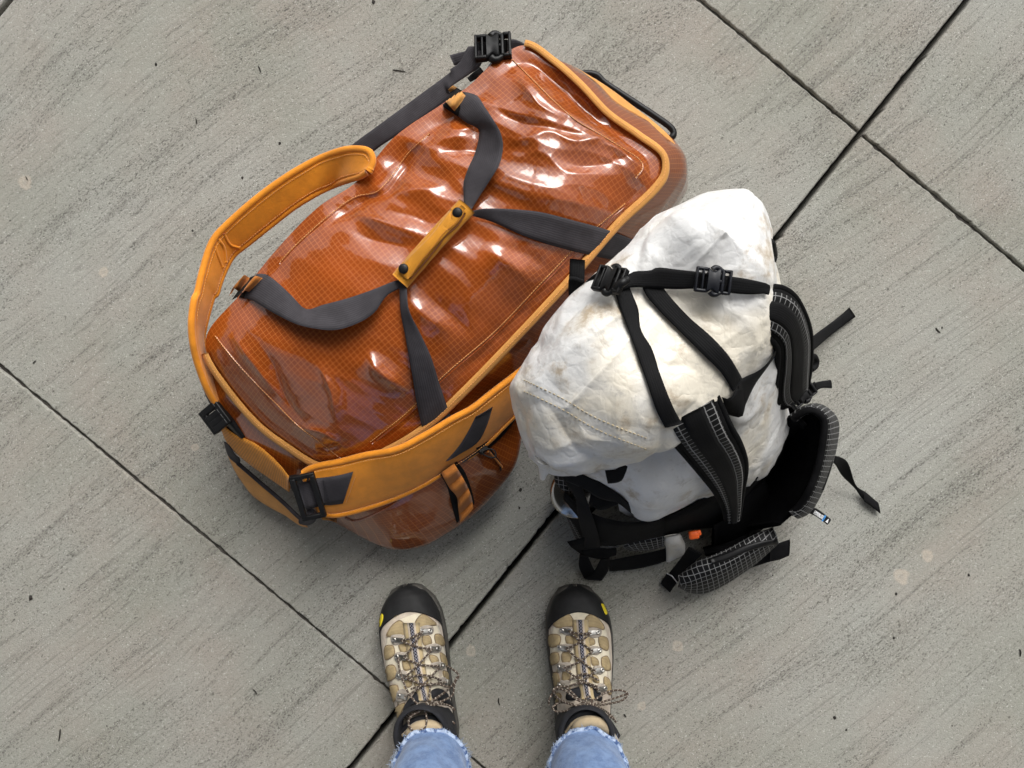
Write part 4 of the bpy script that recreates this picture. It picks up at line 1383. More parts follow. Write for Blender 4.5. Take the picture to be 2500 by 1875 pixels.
# raised seam tape across the top
M_TAPE = mat_plain('cream_seam_tape', (0.72, 0.67, 0.55), .6, .12, 60, .3, .001)
def tape(fn, pts_l, pts_r, mat=M_WHITE, name='seam_tape'):
    return ribbon(name, fn([(x, y, .0004) for x, y in pts_l]), fn([(x, y, .0004) for x, y in pts_r]), mat, pack, SP, thick=.0008, sm=1)
0 and tape(cD, [(1130, 818), (1210, 858), (1290, 905), (1400, 950)], [(1118, 842), (1200, 882), (1280, 928), (1395, 976)], M_TAPE)
0 and tape(cM, [(1080, 20), (1180, 180), (1270, 380), (1400, 600)], [(1180, 10), (1280, 180), (1370, 380), (1470, 610)])
M_GTH = mat_plain('tan_thread', (.46, .38, .24), .8, .15)
for dy in (-14, 10):
    stitches('seam_stitching', [SP.at(x, y, .0004) for x, y in cr(cD([(1132, 835 + dy), (1210, 872 + dy), (1290, 918 + dy), (1400, 962 + dy)]), 50)], M_GTH, pack, .0055, .003, .0006)

BW = M_BWEB
# black reinforced foot of the pack
bb = np.array(ringc[1]); cb = bb.mean(0)
foot = []
for k, z in ((.98, .004), (1.035, .03), (1.04, .08), (1.03, .125), (1.0, .14)):
    q = cb + (bb - cb) * k; q[:, 2] = z
    foot.append(q)
foot = np.array(foot)
mk('pack_foot', foot.reshape(-1, 3), gridfaces(5, NP, False, True), M_PADB, pack)
def web(fn, L, R, surf=None, thick=.0022, crown=0.0, name='webbing_strap', mat=None, parent=None, sm=4):
    return ribbon(name, fn(L), fn(R), mat or BW, parent or pack, surf, thick=thick, crown=crown, sm=sm)
def H_(pts, h):
    return [(x, y, h) for x, y in pts]
# compression straps on top
web(q1, H_([(790, 780), (805, 820), (870, 1000), (960, 1250), (1040, 1480), (1100, 1659), (1165, 1790)], .005), H_([(910, 760), (920, 800), (972, 930), (992, 1080), (1072, 1220), (1130, 1400), (1225, 1640), (1290, 1760)], .005), SP)
web(q1, H_([(1000, 760), (1012, 800), (1042, 850), (1140, 960), (1300, 1120), (1450, 1270), (1570, 1390), (1640, 1500), (1655, 1530)], .006), H_([(1085, 640), (1095, 660), (1112, 700), (1170, 800), (1330, 980), (1500, 1130), (1620, 1260), (1690, 1370), (1728, 1440)], .006), SP)
web(q1, H_([(860, 722), (930, 664), (1060, 652), (1110, 631), (1250, 645), (1400, 662), (1520, 680)], .010), H_([(830, 800), (920, 777), (1020, 777), (1180, 787), (1280, 788), (1400, 785), (1510, 795)], .009), SP)
web(q1, H_([(1530, 680), (1600, 690), (1750, 712), (1900, 745), (1925, 760)], .008), H_([(1520, 800), (1600, 812), (1760, 826), (1895, 822), (1915, 830)], .008), SP)
# haul loop behind
web(q1, [(1978, 1185, .43), (1945, 1275, .435), (1855, 1368, .44), (1725, 1432, .45), (1690, 1455, .455)], [(1985, 1235, .42), (1905, 1350, .42), (1815, 1480, .42), (1742, 1640, .42), (1715, 1700, .42)], None)
web(q1, [(1745, 1440, .442), (1690, 1500, .45), (1630, 1580, .455), (1510, 1548, .46), (1440, 1600, .455)], [(1745, 1640, .42), (1722, 1712, .42), (1650, 1705, .42), (1560, 1680, .43), (1480, 1720, .435)], None)
# plastic hook on the far edge
tube('hook', cr([P(*q) for q in q1([(1862, 448, .43), (1905, 436, .43), (1938, 455, .43), (1950, 500, .42), (1955, 545, .41), (1945, 582, .41), (1910, 592, .41)])], 30), .0042, M_PLA, pack, 8)
# buckle on the strap
def up_buckle(fn, a, b, h, W, t, mat):
    A, Bq = fn([a])[0], fn([b])[0]
    z = max(SP.at(*A[:2])[2], SP.at(*Bq[:2])[2]) + h
    return side_release(pack, P(A[0], A[1], z), P(Bq[0], Bq[1], z), W, t, mat)
up_buckle(q1, (1385, 712), (1650, 745), .010, .028, .0062, M_PLAB)
# buckle and folded webbing at the side of the pack
web(q1, [(700, 650, .455), (640, 690, .44), (570, 760, .43), (510, 860, .42)], [(720, 770, .455), (680, 780, .44), (620, 815, .43), (545, 872, .42)], None, name='webbing_fold')
web(q1, [(478, 567, .43), (474, 640, .43), (472, 690, .43), (466, 760, .425), (470, 850, .415)], [(588, 578, .43), (586, 650, .43), (583, 720, .43), (575, 800, .425), (520, 872, .415)], None, name='webbing_fold', thick=.003)
web(q1, [(476, 695, .434), (520, 700, .434), (585, 722, .434)], [(474, 722, .434), (520, 728, .434), (582, 748, .434)], None, name='webbing_keeper', thick=.004)
web(q1, [(660, 690, .455), (720, 632, .465), (790, 640, .475), (860, 690, .485)], [(680, 780, .452), (720, 720, .46), (780, 700, .47), (830, 740, .48)], None, name='webbing_fold')
side_release(pack, P(*q1([(672, 705, .475)])[0]), P(*q1([(872, 735, .498)])[0]), .031, .0080, M_PLA, up=(-.25, .25, .93))
v, f, u = tube_geo(cr([P(*q) for q in q1([(785, 805, .485), (815, 775, .495), (860, 740, .50), (885, 722, .495)])], 16), .0050, 8)
mk('buckle_bar', v, f, M_PLA, pack, u)

# shoulder straps: pad, centre webbing, grid cloth either side
def shoulder(fn, L, R, thick, parent=pack):
    o, g = ribbon('shoulder_strap', fn(L), fn(R), M_PADB, parent, None, thick=thick, m=17, crown=.004, sm=0)
    nn = gridnormals(g)
    s = 1 if nn[len(g) // 2, 8, 2] > 0 else -1
    n = len(g)
    t = thick / 2 + .0008
    def band(name, j0, j1, mat, h, th):
        sub = g[:, j0:j1 + 1] + s * nn[:, j0:j1 + 1] * (t + h)
        uv = np.zeros(sub.shape[:2] + (2,))
        sl = np.concatenate([[0], np.cumsum(np.linalg.norm(np.diff(sub[:, 0], axis=0), axis=1))])
        uv[:, :, 1] = sl[:, None]
        uv[:, :, 0] = np.linspace(0, np.linalg.norm(sub[:, -1] - sub[:, 0], axis=1).mean(), sub.shape[1])[None, :] + .004
        v, f, u = slab_from_grid(sub, th, uv)
        return mk(name, v, f, mat, o, u)
    band('grid_panel', 2, 6, M_GRID, -.0004, .002)
    band('grid_panel', 10, 14, M_GRID, -.0004, .002)
    band('centre_webbing', 5, 11, BW, .0012, .0022)
    for j in (0, 16):
        tube('edge_binding', g[:, j], .0042, M_PADB, o, 8)
    return o, g
shoulder(q2, [(322, 40, .46), (345, 10, .46), (430, 8, .455), (520, 65, .44), (588, 180, .41), (625, 300, .37), (632, 430, .33), (625, 560, .29), (612, 650, .26)],
         [(255, 300, .46), (300, 312, .455), (370, 362, .445), (408, 425, .425), (405, 560, .38), (392, 690, .33), (395, 770, .30), (415, 800, .28), (445, 812, .27)], .012)
shoulder(q3, [(950, -60, .462), (980, 20, .455), (1150, 220, .40), (1300, 400, .345), (1380, 505, .30), (1440, 620, .25), (1465, 720, .22)],
         [(1380, -280, .462), (1500, -20, .44), (1562, 90, .41), (1610, 220, .37), (1617, 330, .33), (1598, 450, .29), (1580, 570, .25), (1560, 700, .22)], .012)
# adjusters and tails at the lower end of the right strap
web(q2, [(400, 770, .26), (500, 740, .255), (600, 680, .25), (660, 640, .24)], [(440, 835, .25), (530, 800, .245), (610, 740, .24), (655, 720, .23)], None, name='strap_end', thick=.006)
web(q2, [(640, 655, .235), (690, 640, .22), (768, 628, .20)], [(650, 728, .23), (700, 687, .22), (776, 686, .20)], None, name='webbing_tail')
web(q2, [(392, 800, .26), (365, 840, .255), (318, 965, .235), (310, 990, .23)], [(450, 822, .26), (420, 860, .255), (375, 980, .235), (360, 1006, .23)], None, name='webbing_tail', thick=.005)
B = Bag()
for q, r in (((515, 745, .262), .010), ((560, 712, .258), .009), ((520, 800, .25), .008)):
    pass
c0 = P(*q2([(500, 790, .262)])[0]); cE1 = P(*q2([(650, 668, .25)])[0])
side_release(pack, c0, cE1, .022, .007, M_PLA)
tube('webbing_loop', cr([P(*q) for q in q2([(625, 470, .24), (655, 470, .23), (672, 500, .22), (662, 540, .22), (635, 560, .23)])], 24), .0045, BW, pack, 8)
web(q2, [(600, 375, .10), (640, 340, .08), (740, 265, .03), (840, 190, .008), (893, 142, .006)], [(600, 470, .10), (640, 440, .08), (745, 350, .03), (850, 265, .008), (934, 202, .006)], None, name='webbing_tail')
web(q2, [(805, 215, .0085), (850, 180, .0085), (893, 140, .008)], [(840, 275, .0085), (885, 240, .0085), (936, 204, .008)], None, name='tail_fold', thick=.003)

# hip belt: black inner pad sweeping round the foot of the pack
HB_T = [(180, 900, .15), (430, 840, .17), (735, 772, .19), (1000, 690, .20), (1220, 585, .20), (1375, 490, .20), (1500, 530, .19), (1600, 450, .19), (1740, 310, .19), (1860, 150, .185), (1905, 30, .18)]
HB_B = [(330, 1010, .02), (480, 960, .03), (730, 890, .05), (960, 860, .05), (1180, 800, .05), (1380, 780, .04), (1520, 700, .05), (1660, 520, .06), (1760, 400, .07), (1900, 230, .07), (1960, 90, .07)]
web(q3, HB_T, HB_B, None, thick=.010, name='hip_belt_pad', mat=M_PADB)
# lumbar hollow of the right wing: inner face
wo, wg = ribbon('belt_wing', cD([(1700, 905, .195), (1728, 892, .205), (1758, 892, .21), (1780, 912, .205), (1780, 950, .20), (1768, 1010, .19), (1749, 1060, .18), (1726, 1097, .16), (1690, 1130, .14)]),
       cD([(1668, 950, .03), (1665, 970, .02), (1660, 990, .012), (1650, 1020, .01), (1635, 1050, .01), (1610, 1090, .01), (1585, 1120, .01), (1570, 1150, .01)]), M_FOAM, pack, None, thick=.014, m=13)
# outer grid cloth pocket of that wing
go, gg = ribbon('wing_pocket', cD([(1712, 905, .195), (1728, 892, .205), (1752, 886, .21), (1776, 905, .205), (1776, 950, .20), (1764, 1010, .19), (1745, 1060, .18), (1722, 1095, .16), (1708, 1108, .15)]),
       cD([(1722, 896, .16), (1745, 882, .15), (1775, 880, .13), (1806, 908, .11), (1804, 960, .10), (1788, 1020, .10), (1768, 1070, .10), (1745, 1105, .11), (1722, 1114, .12)]), M_GRID, pack, None, thick=.014, m=15, crown=.018)
tube('wing_binding', gg[:, 0] + np.array((0, 0, .004)), .0055, M_PADB, pack, 8)
ribbon('wing_zip', cD([(1782, 905, .168), (1792, 940, .165), (1786, 1000, .16), (1768, 1058, .155)]), cD([(1796, 905, .15), (1805, 940, .145), (1798, 1000, .14), (1780, 1058, .14)]), BW, pack, None, thick=.003)
web(q2, [(470, 900, .19), (530, 880, .20), (570, 890, .20), (605, 930, .195)], [(460, 1060, .10), (520, 1010, .12), (545, 960, .14), (590, 960, .16)], None, name='belt_link', mat=M_PADB, thick=.006)
web(q2, [(760, 1150, .09), (800, 1140, .085), (880, 1180, .06), (940, 1340, .02), (1010, 1390, .008), (1085, 1455, .006)], [(750, 1195, .09), (790, 1190, .085), (840, 1270, .03), (930, 1360, .012), (990, 1440, .008), (1102, 1530, .006)], None, name='webbing_tail')
web(q2, [(985, 1380, .011), (1040, 1420, .0105), (1088, 1455, .009)], [(995, 1450, .011), (1050, 1490, .0105), (1104, 1532, .009)], None, name='tail_fold', thick=.003)
# printed zip-pull tag
tg, _ = web(q2, [(625, 1485, .125), (680, 1500, .118), (772, 1570, .105)], [(610, 1525, .125), (660, 1545, .118), (745, 1606, .105)], None, name='pull_tag', mat=M_PLA, thick=.0025)
tube('pull_cord', cr([P(*q) for q in q2([(580, 1515, .135), (600, 1500, .132), (630, 1498, .126), (640, 1515, .124)])], 20), .0028, BW, pack, 8)
ST = Surf(tg)
web(q2, [(729, 1540, .0015), (738, 1547, .0015)], [(706, 1580, .0015), (715, 1586, .0015)], ST, name='tag_stripe', mat=M_BLUE, parent=tg, thick=.001)
def text_on(body, a, b, z, height, mat, parent, name='tag_lettering'):
    cu = bpy.data.curves.new(name, 'FONT'); cu.body = body; cu.align_x = 'CENTER'; cu.align_y = 'CENTER'; cu.extrude = .02; cu.size = 1.0; cu.offset = .02
    tmp = bpy.data.objects.new(name + '_tmp', cu); C.objects.link(tmp)
    bpy.context.view_layer.update()
    me = bpy.data.meshes.new_from_object(tmp.evaluated_get(bpy.context.evaluated_depsgraph_get()))
    w = max(v.co.x for v in me.vertices) - min(v.co.x for v in me.vertices)
    bpy.data.objects.remove(tmp)
    A, Bq = P(*a, z[0]), P(*b, z[1])
    ax, ay, az = frame_of(A, Bq)
    L = np.linalg.norm(Bq - A); mid_ = (A + Bq) / 2
    V = [mid_ + ax * v.co.x * L / w + ay * v.co.y * height + az * (v.co.z * .02 + .0022) for v in me.vertices]
    Fc = [tuple(p.vertices) for p in me.polygons]
    bpy.data.meshes.remove(me)
    return mk(name, V, Fc, mat, parent, smooth=False)
(ta, tb) = q2([(650, 1518), (712, 1558)])
text_on('HYPERLITE', ta, tb, (.119, .1115), .0085, M_WTX, tg)
# small mountain mark at the end of the tag
tc = P(*q2([(742, 1577, .1075)])[0]); tax, tay, taz = frame_of(P(*ta, .119), P(*tb, .1115))
tri = [(-.0028, -.0032), (.0028, -.0032), (0.0, .0036)]
V = [tc + tax * x + tay * y + taz * .0021 for x, y in tri] + [tc + tax * x + tay * y + taz * .0015 for x, y in tri]
mk('tag_mark', V, [(0, 1, 2), (5, 4, 3), (0, 3, 4, 1), (1, 4, 5, 2), (2, 5, 3, 0)], M_WTX, tg, smooth=False)

# left belt wing: pocket in grid cloth lying on the ground
lw, lg = ribbon('belt_pocket', q3([(1110, 1190, .05), (1230, 1060, .075), (1330, 1020, .085), (1480, 960, .09), (1640, 880, .09), (1760, 830, .085), (1845, 808, .075)]),
       q3([(1085, 1240, .012), (1160, 1290, .012), (1270, 1308, .012), (1400, 1260, .014), (1560, 1160, .02), (1720, 1040, .03), (1860, 900, .05)]), M_GRID, pack, None, thick=.018, m=19, crown=.035)
SLW = Surf(lw)
web(q3, [(1330, 1030, .002), (1450, 990, .002), (1600, 930, .002), (1740, 895, .002), (1865, 880, .002)], [(1350, 1080, .002), (1470, 1050, .002), (1620, 985, .002), (1750, 945, .002), (1868, 925, .002)], SLW, name='pocket_zip', mat=M_PLA, thick=.003)
web(q3, [(1600, 1080, .02), (1700, 1020, .03), (1820, 945, .045), (1900, 905, .05), (1975, 882, .05)], [(1620, 1125, .015), (1740, 1085, .025), (1825, 1058, .04), (1900, 1040, .045), (1968, 1012, .045)], None, name='webbing_tail')
web(q3, [(1815, 950, .052), (1890, 910, .054), (1976, 880, .052)], [(1815, 1060, .048), (1890, 1045, .05), (1970, 1012, .05)], None, name='tail_fold', thick=.003)
# inner lumbar surface between the wings
web(q3, [(1360, 770, .12), (1480, 700, .13), (1620, 520, .13), (1760, 380, .12)], [(1350, 960, .02), (1500, 940, .012), (1680, 860, .012), (1870, 690, .02)], None, name='lumbar_pad', mat=M_FOAM, thick=.012)
web(q3, [(1290, 1000, .06), (1400, 980, .08), (1500, 950, .085), (1650, 880, .08)], [(1280, 960, .02), (1400, 930, .02), (1560, 880, .02), (1700, 800, .02)], None, name='lumbar_pad', mat=M_FOAM, thick=.012)
# webbing with the metal keeper
web(q3, [(1160, 940, .10), (1120, 1000, .07), (1020, 1130, .02), (990, 1160, .012), (935, 1235, .006)], [(1270, 1000, .10), (1210, 1060, .08), (1100, 1190, .03), (1065, 1230, .014), (1010, 1308, .006)], None)
tube('tail_keeper', [P(*q) for q in q3([(985, 1155, .020), (1025, 1175, .022), (1065, 1225, .022)])], .0009, M_WTX, pack, 6)
web(q3, [(985, 1150, .016), (960, 1190, .012), (933, 1235, .009)], [(1062, 1222, .016), (1040, 1265, .012), (1010, 1310, .009)], None, name='tail_fold', thick=.003)
# white corner, orange whistle, lower strap and loop
web(q3, [(955, 860, .10), (950, 900, .09), (975, 940, .07), (980, 1060, .03)], [(1090, 835, .10), (1130, 920, .09), (1120, 1000, .06), (1030, 1045, .03)], None, name='pack_corner', mat=M_WHITE, thick=.004, crown=.006)
B = Bag()
wc = P(*q3([(1202, 845, .115)])[0])
wa, ws_, wu = frame_of(P(*q3([(1180, 850, .115)])[0]), P(*q3([(1240, 840, .115)])[0]))
v, f = rbox_geo(wc, wa, ws_, wu, .0165, .0135, .008, .0035); B.add(v, f)
v, f = rbox_geo(wc + wa * .008 + ws_ * .002, wa, ws_, wu, .008, .009, .007, .003); B.add(v, f)
B.make('whistle', M_ORG, pack)
web(q3, [(520, 1050, .035), (700, 1015, .03), (850, 985, .03), (985, 950, .03)], [(520, 1138, .012), (700, 1125, .012), (850, 1095, .012), (985, 1055, .012)], None)
web(cM, [(360, 1230, .06), (350, 1400, .03), (420, 1560, .012)], [(470, 1250, .06), (560, 1450, .03), (660, 1590, .012)], None, name='webbing_loop')
web(cM, [(660, 1590, .014), (745, 1460, .025), (770, 1280, .05)], [(430, 1570, .016), (560, 1450, .032), (640, 1300, .055)], None, name='webbing_loop')
web(cM, [(380, 1180, .09), (600, 1130, .085), (860, 1150, .08)], [(440, 1260, .05), (640, 1300, .05), (850, 1250, .05)], None, name='belt_link', mat=M_PADB, thick=.004)

# stretch side pocket with a pot in it
mesh_pocket, mg = ribbon('side_pocket', cM([(10, 90, .20), (30, 300, .19), (110, 560, .16), (160, 680, .13), (240, 880, .09), (330, 1080, .05), (400, 1170, .03)]),
       cM([(330, 120, .21), (340, 400, .19), (345, 650, .17), (420, 800, .15), (560, 980, .12), (760, 1120, .10), (900, 1130, .09)]), M_GRID, pack, None, thick=.003, m=13, crown=.012)
web(cM, [(160, 380, .225), (330, 560, .235), (480, 660, .245), (760, 760, .245), (1120, 800, .235), (1500, 720, .22)], [(150, 700, .12), (300, 860, .12), (450, 1080, .11), (700, 1120, .11), (960, 1100, .11), (1500, 990, .11)], None, name='pocket_front', mat=M_PADB, thick=.004, crown=.01)
web(cM, [(940, 1120, .10), (1100, 1060, .11), (1300, 1030, .115), (1500, 990, .12)], [(1060, 1190, .07), (1200, 1190, .075), (1330, 1180, .08), (1500, 1130, .085)], None, name='grid_pocket', mat=M_GRID, thick=.004)
# straps crossing the pocket
web(cM, [(60, 110, .30), (180, 300, .285), (300, 480, .27), (330, 700, .24), (400, 1000, .16), (430, 1160, .12)], [(380, 150, .31), (400, 330, .295), (480, 560, .27), (560, 800, .24), (620, 1000, .18), (640, 1150, .13)], None)
web(cM, [(170, 85, .315), (400, 150, .31), (620, 250, .30), (860, 400, .285), (1050, 560, .27), (1270, 715, .25)], [(180, 250, .30), (440, 370, .29), (620, 480, .28), (880, 550, .265), (1050, 680, .25), (1180, 760, .235)], None)
web(cM, [(560, 220, .292), (700, 330, .285), (860, 430, .28)], [(480, 560, .27), (640, 640, .262), (880, 560, .262)], None, name='pocket_flap', mat=M_PADB, thick=.003)
web(cM, [(700, 100, .375), (860, 80, .375), (940, 20, .38), (1010, 50, .38)], [(740, 280, .365), (830, 275, .365), (930, 240, .365), (990, 110, .375)], None, name='webbing_fold')
web(cM, [(880, 550, .24), (960, 560, .235), (1060, 650, .225), (1170, 730, .215)], [(900, 650, .23), (960, 690, .225), (1060, 730, .215), (1150, 745, .21)], None, name='pack_window', mat=M_WHITE, thick=.002)

pot = empty('cooking_pot', tuple(P(*cM([(300, 430, 0)])[0])))
tag(pot, 'polished steel pot tucked into the black side pocket of the white backpack', 'pot')
pc = P(*cM([(310, 400, .19)])[0])
def lathe(name, prof, c, ax, mat, parent, m=40):
    ax = np.array(ax, float); ax /= np.linalg.norm(ax)
    r_ = np.cross(ax, (1, 0, 0)); r_ /= np.linalg.norm(r_); s_ = np.cross(ax, r_)
    V = []
    for rr, z in prof:
        for k in range(m):
            a = 2 * math.pi * k / m
            V.append(c + (r_ * math.cos(a) + s_ * math.sin(a)) * rr + ax * z)
    return mk(name, V, gridfaces(len(prof), m, False, True) + [tuple(range(m))[::-1], tuple((len(prof) - 1) * m + k for k in range(m))], mat, parent)
pax = (.0, .05, 1)
lathe('pot_wall', [(.032, -.14), (.035, -.135), (.036, -.12), (.036, -.004), (.0375, -.002), (.0375, .001), (.036, .002)], pc, pax, M_STEEL, pot)
lid = lathe('pot_lid', [(.0385, -.004), (.039, .0), (.0380, .004), (.033, .007), (.024, .009), (.012, .010), (.002, .0102)], pc, pax, M_STEEL, pot)
lathe('lid_knob', [(.004, .009), (.004, .014), (.008, .016), (.008, .020), (.002, .022)], pc, pax, M_PLA, lid, 20)
# ------------------------------------------------------------------ the person who took the picture
person = empty('person', (0.0, -0.58, 0.0))
tag(person, 'standing person in faded frayed jeans and beige hiking boots with loose laces', 'person')

TT = [0, .02, .06, .14, .30, .45, .60, .72, .82, .90, .955, .988, 1.0]
WI = [.004, .016, .028, .0365, .038, .040, .0455, .0475, .0465, .0395, .029, .0155, .002]     # inner half width
WO = [.004, .016, .028, .0375, .041, .045, .0495, .0495, .0455, .0365, .026, .0135, .002]    # outer half width
HT = [.075, .085, .092, .098, .104, .102, .090, .0775, .068, .060, .053, .044, .034]
BL = .31
WO = [w + .008 * min(1, t * 12) * min(1, (1 - t) * 9) for w, t in zip(WO, TT)]
WI = [w + .0015 * min(1, t * 12) * min(1, (1 - t) * 9) for w, t in zip(WI, TT)]
def boot(toe, heel, mirror, C_, spec):
    """toe, heel: world xy"""
    toe = np.array(toe); heel = np.array(heel)
    fy = (toe - heel) / np.linalg.norm(toe - heel)
    fx = np.array((fy[1], -fy[0]))
    L = np.linalg.norm(toe - heel)
    def arch(t, s, off=0.0, grow=0.0):
        wi = np.interp(t, TT, WI) + grow; wo_ = np.interp(t, TT, WO) + grow
        if mirror: wi, wo_ = wo_, wi
        h = np.interp(t, TT, HT) + off
        a = (s + 1) / 2 * math.pi
        cx = -math.cos(a); cz = math.sin(a)
        x = (wi if cx < 0 else wo_) * np.sign(cx) * abs(cx) ** .8
        z = .018 + (h - .018) * abs(cz) ** .72
        q = heel + fy * (t * L) + fx * x
        return np.array((q[0], q[1], z))
    n, m = 90, 41
    ts = 1 - (1 - np.linspace(0, 1, n)) ** 1.0
    def smoothtab():
        pass
    g = np.array([[arch(t, s) for s in np.linspace(-1, 1, m)] for t in ts])
    for _ in range(4):
        g[1:-1] = (g[:-2] + 2 * g[1:-1] + g[2:]) / 4
    V = g.reshape(-1, 3)
    b = mk('hiking_boot', V, gridfaces(n, m) , M_SUE, person, V[:, :2])
    bm = bmesh.new(); bm.from_mesh(b.data); bmesh.ops.recalc_face_normals(bm, faces=bm.faces[:])
    if sum(f.normal.z for f in bm.faces) < 0: bmesh.ops.reverse_faces(bm, faces=bm.faces[:])
    bm.to_mesh(b.data); bm.free()
    # sole: outline grown, with a rand round the toe
    def soleedge(t, s, grow):
        return arch(t, s, 0, grow)
    loop = [arch(t, -1, 0, .0045)[:2] for t in np.linspace(0, 1, 60)] + [arch(t, 1, 0, .0045)[:2] for t in np.linspace(1, 0, 60)[1:-1]]
    loop = np.array(loop)
    for _ in range(3):
        loop = (np.roll(loop, 1, 0) + 2 * loop + np.roll(loop, -1, 0)) / 4
    c = loop.mean(0)
    tipx = (loop - heel) @ fy / L
    loop = loop + fy[None, :] * np.where(tipx > .96, .005, 0)[:, None]
    lay = []
    for k, z in ((.97, .0), (.995, .003), (1.0, .012), (1.0, .020), (.985, .026), (.93, .028)):
        kk = c + (loop - c) * k
        zz = z + np.clip((tipx - .8) / .2, 0, 1) ** 2 * .008
        lay.append(np.column_stack([kk, zz]))
    g2 = np.array(lay); NN = len(loop)
    Fc = gridfaces(len(lay), NN, False, True) + [tuple(range(NN)), tuple((len(lay) - 1) * NN + k for k in range(NN))]
    mk('sole', g2.reshape(-1, 3), Fc, M_RUBG, b)
    # toe cap
    n2, m2 = 26, 41
    gc = np.zeros((n2, m2, 3))
    for j, s in enumerate(np.linspace(-1, 1, m2)):
        t0 = .880 - .150 * abs(s) ** 1.5
        for i in range(n2):
            t = t0 + (1 - t0) * i / (n2 - 1)
            gc[i, j] = arch(t, s, .0022, .0022)
    gc[:, :, :2] += fy * .0015
    for _ in range(3):
        gc[1:-1] = (gc[:-2] + 2 * gc[1:-1] + gc[2:]) / 4
    gc[0, :, 2] -= .003
    mk('toe_cap', gc.reshape(-1, 3), gridfaces(n2, m2), M_RUB, b)
    # ankle shaft and padded collar
    ac = heel + fy * .098
    prof = [(.055, .052, .046, -.020), (.085, .052, .046, -.014), (.105, .055, .046, -.008), (.125, .057, .046, -.004), (.128, .056, .0455, -.003), (.134, .053, .043, -.002), (.136, .049, .039, 0), (.13, .046, .036, 0), (.10, .042, .033, 0)]
    V = []
    for z, ry, rx, dy in prof:
        for k in range(40):
            a = 2 * math.pi * k / 40
            q = ac + fy * (dy + math.sin(a) * ry * (1.0 if math.sin(a) < 0 else .92)) + fx * math.cos(a) * rx
            V.append((q[0], q[1], z + .004 * math.sin(a)))
    mk('collar', V, gridfaces(len(prof), 40, False, True), M_COLL, b)
    S = Surf(b)
    return b, S, fx, fy, heel, L

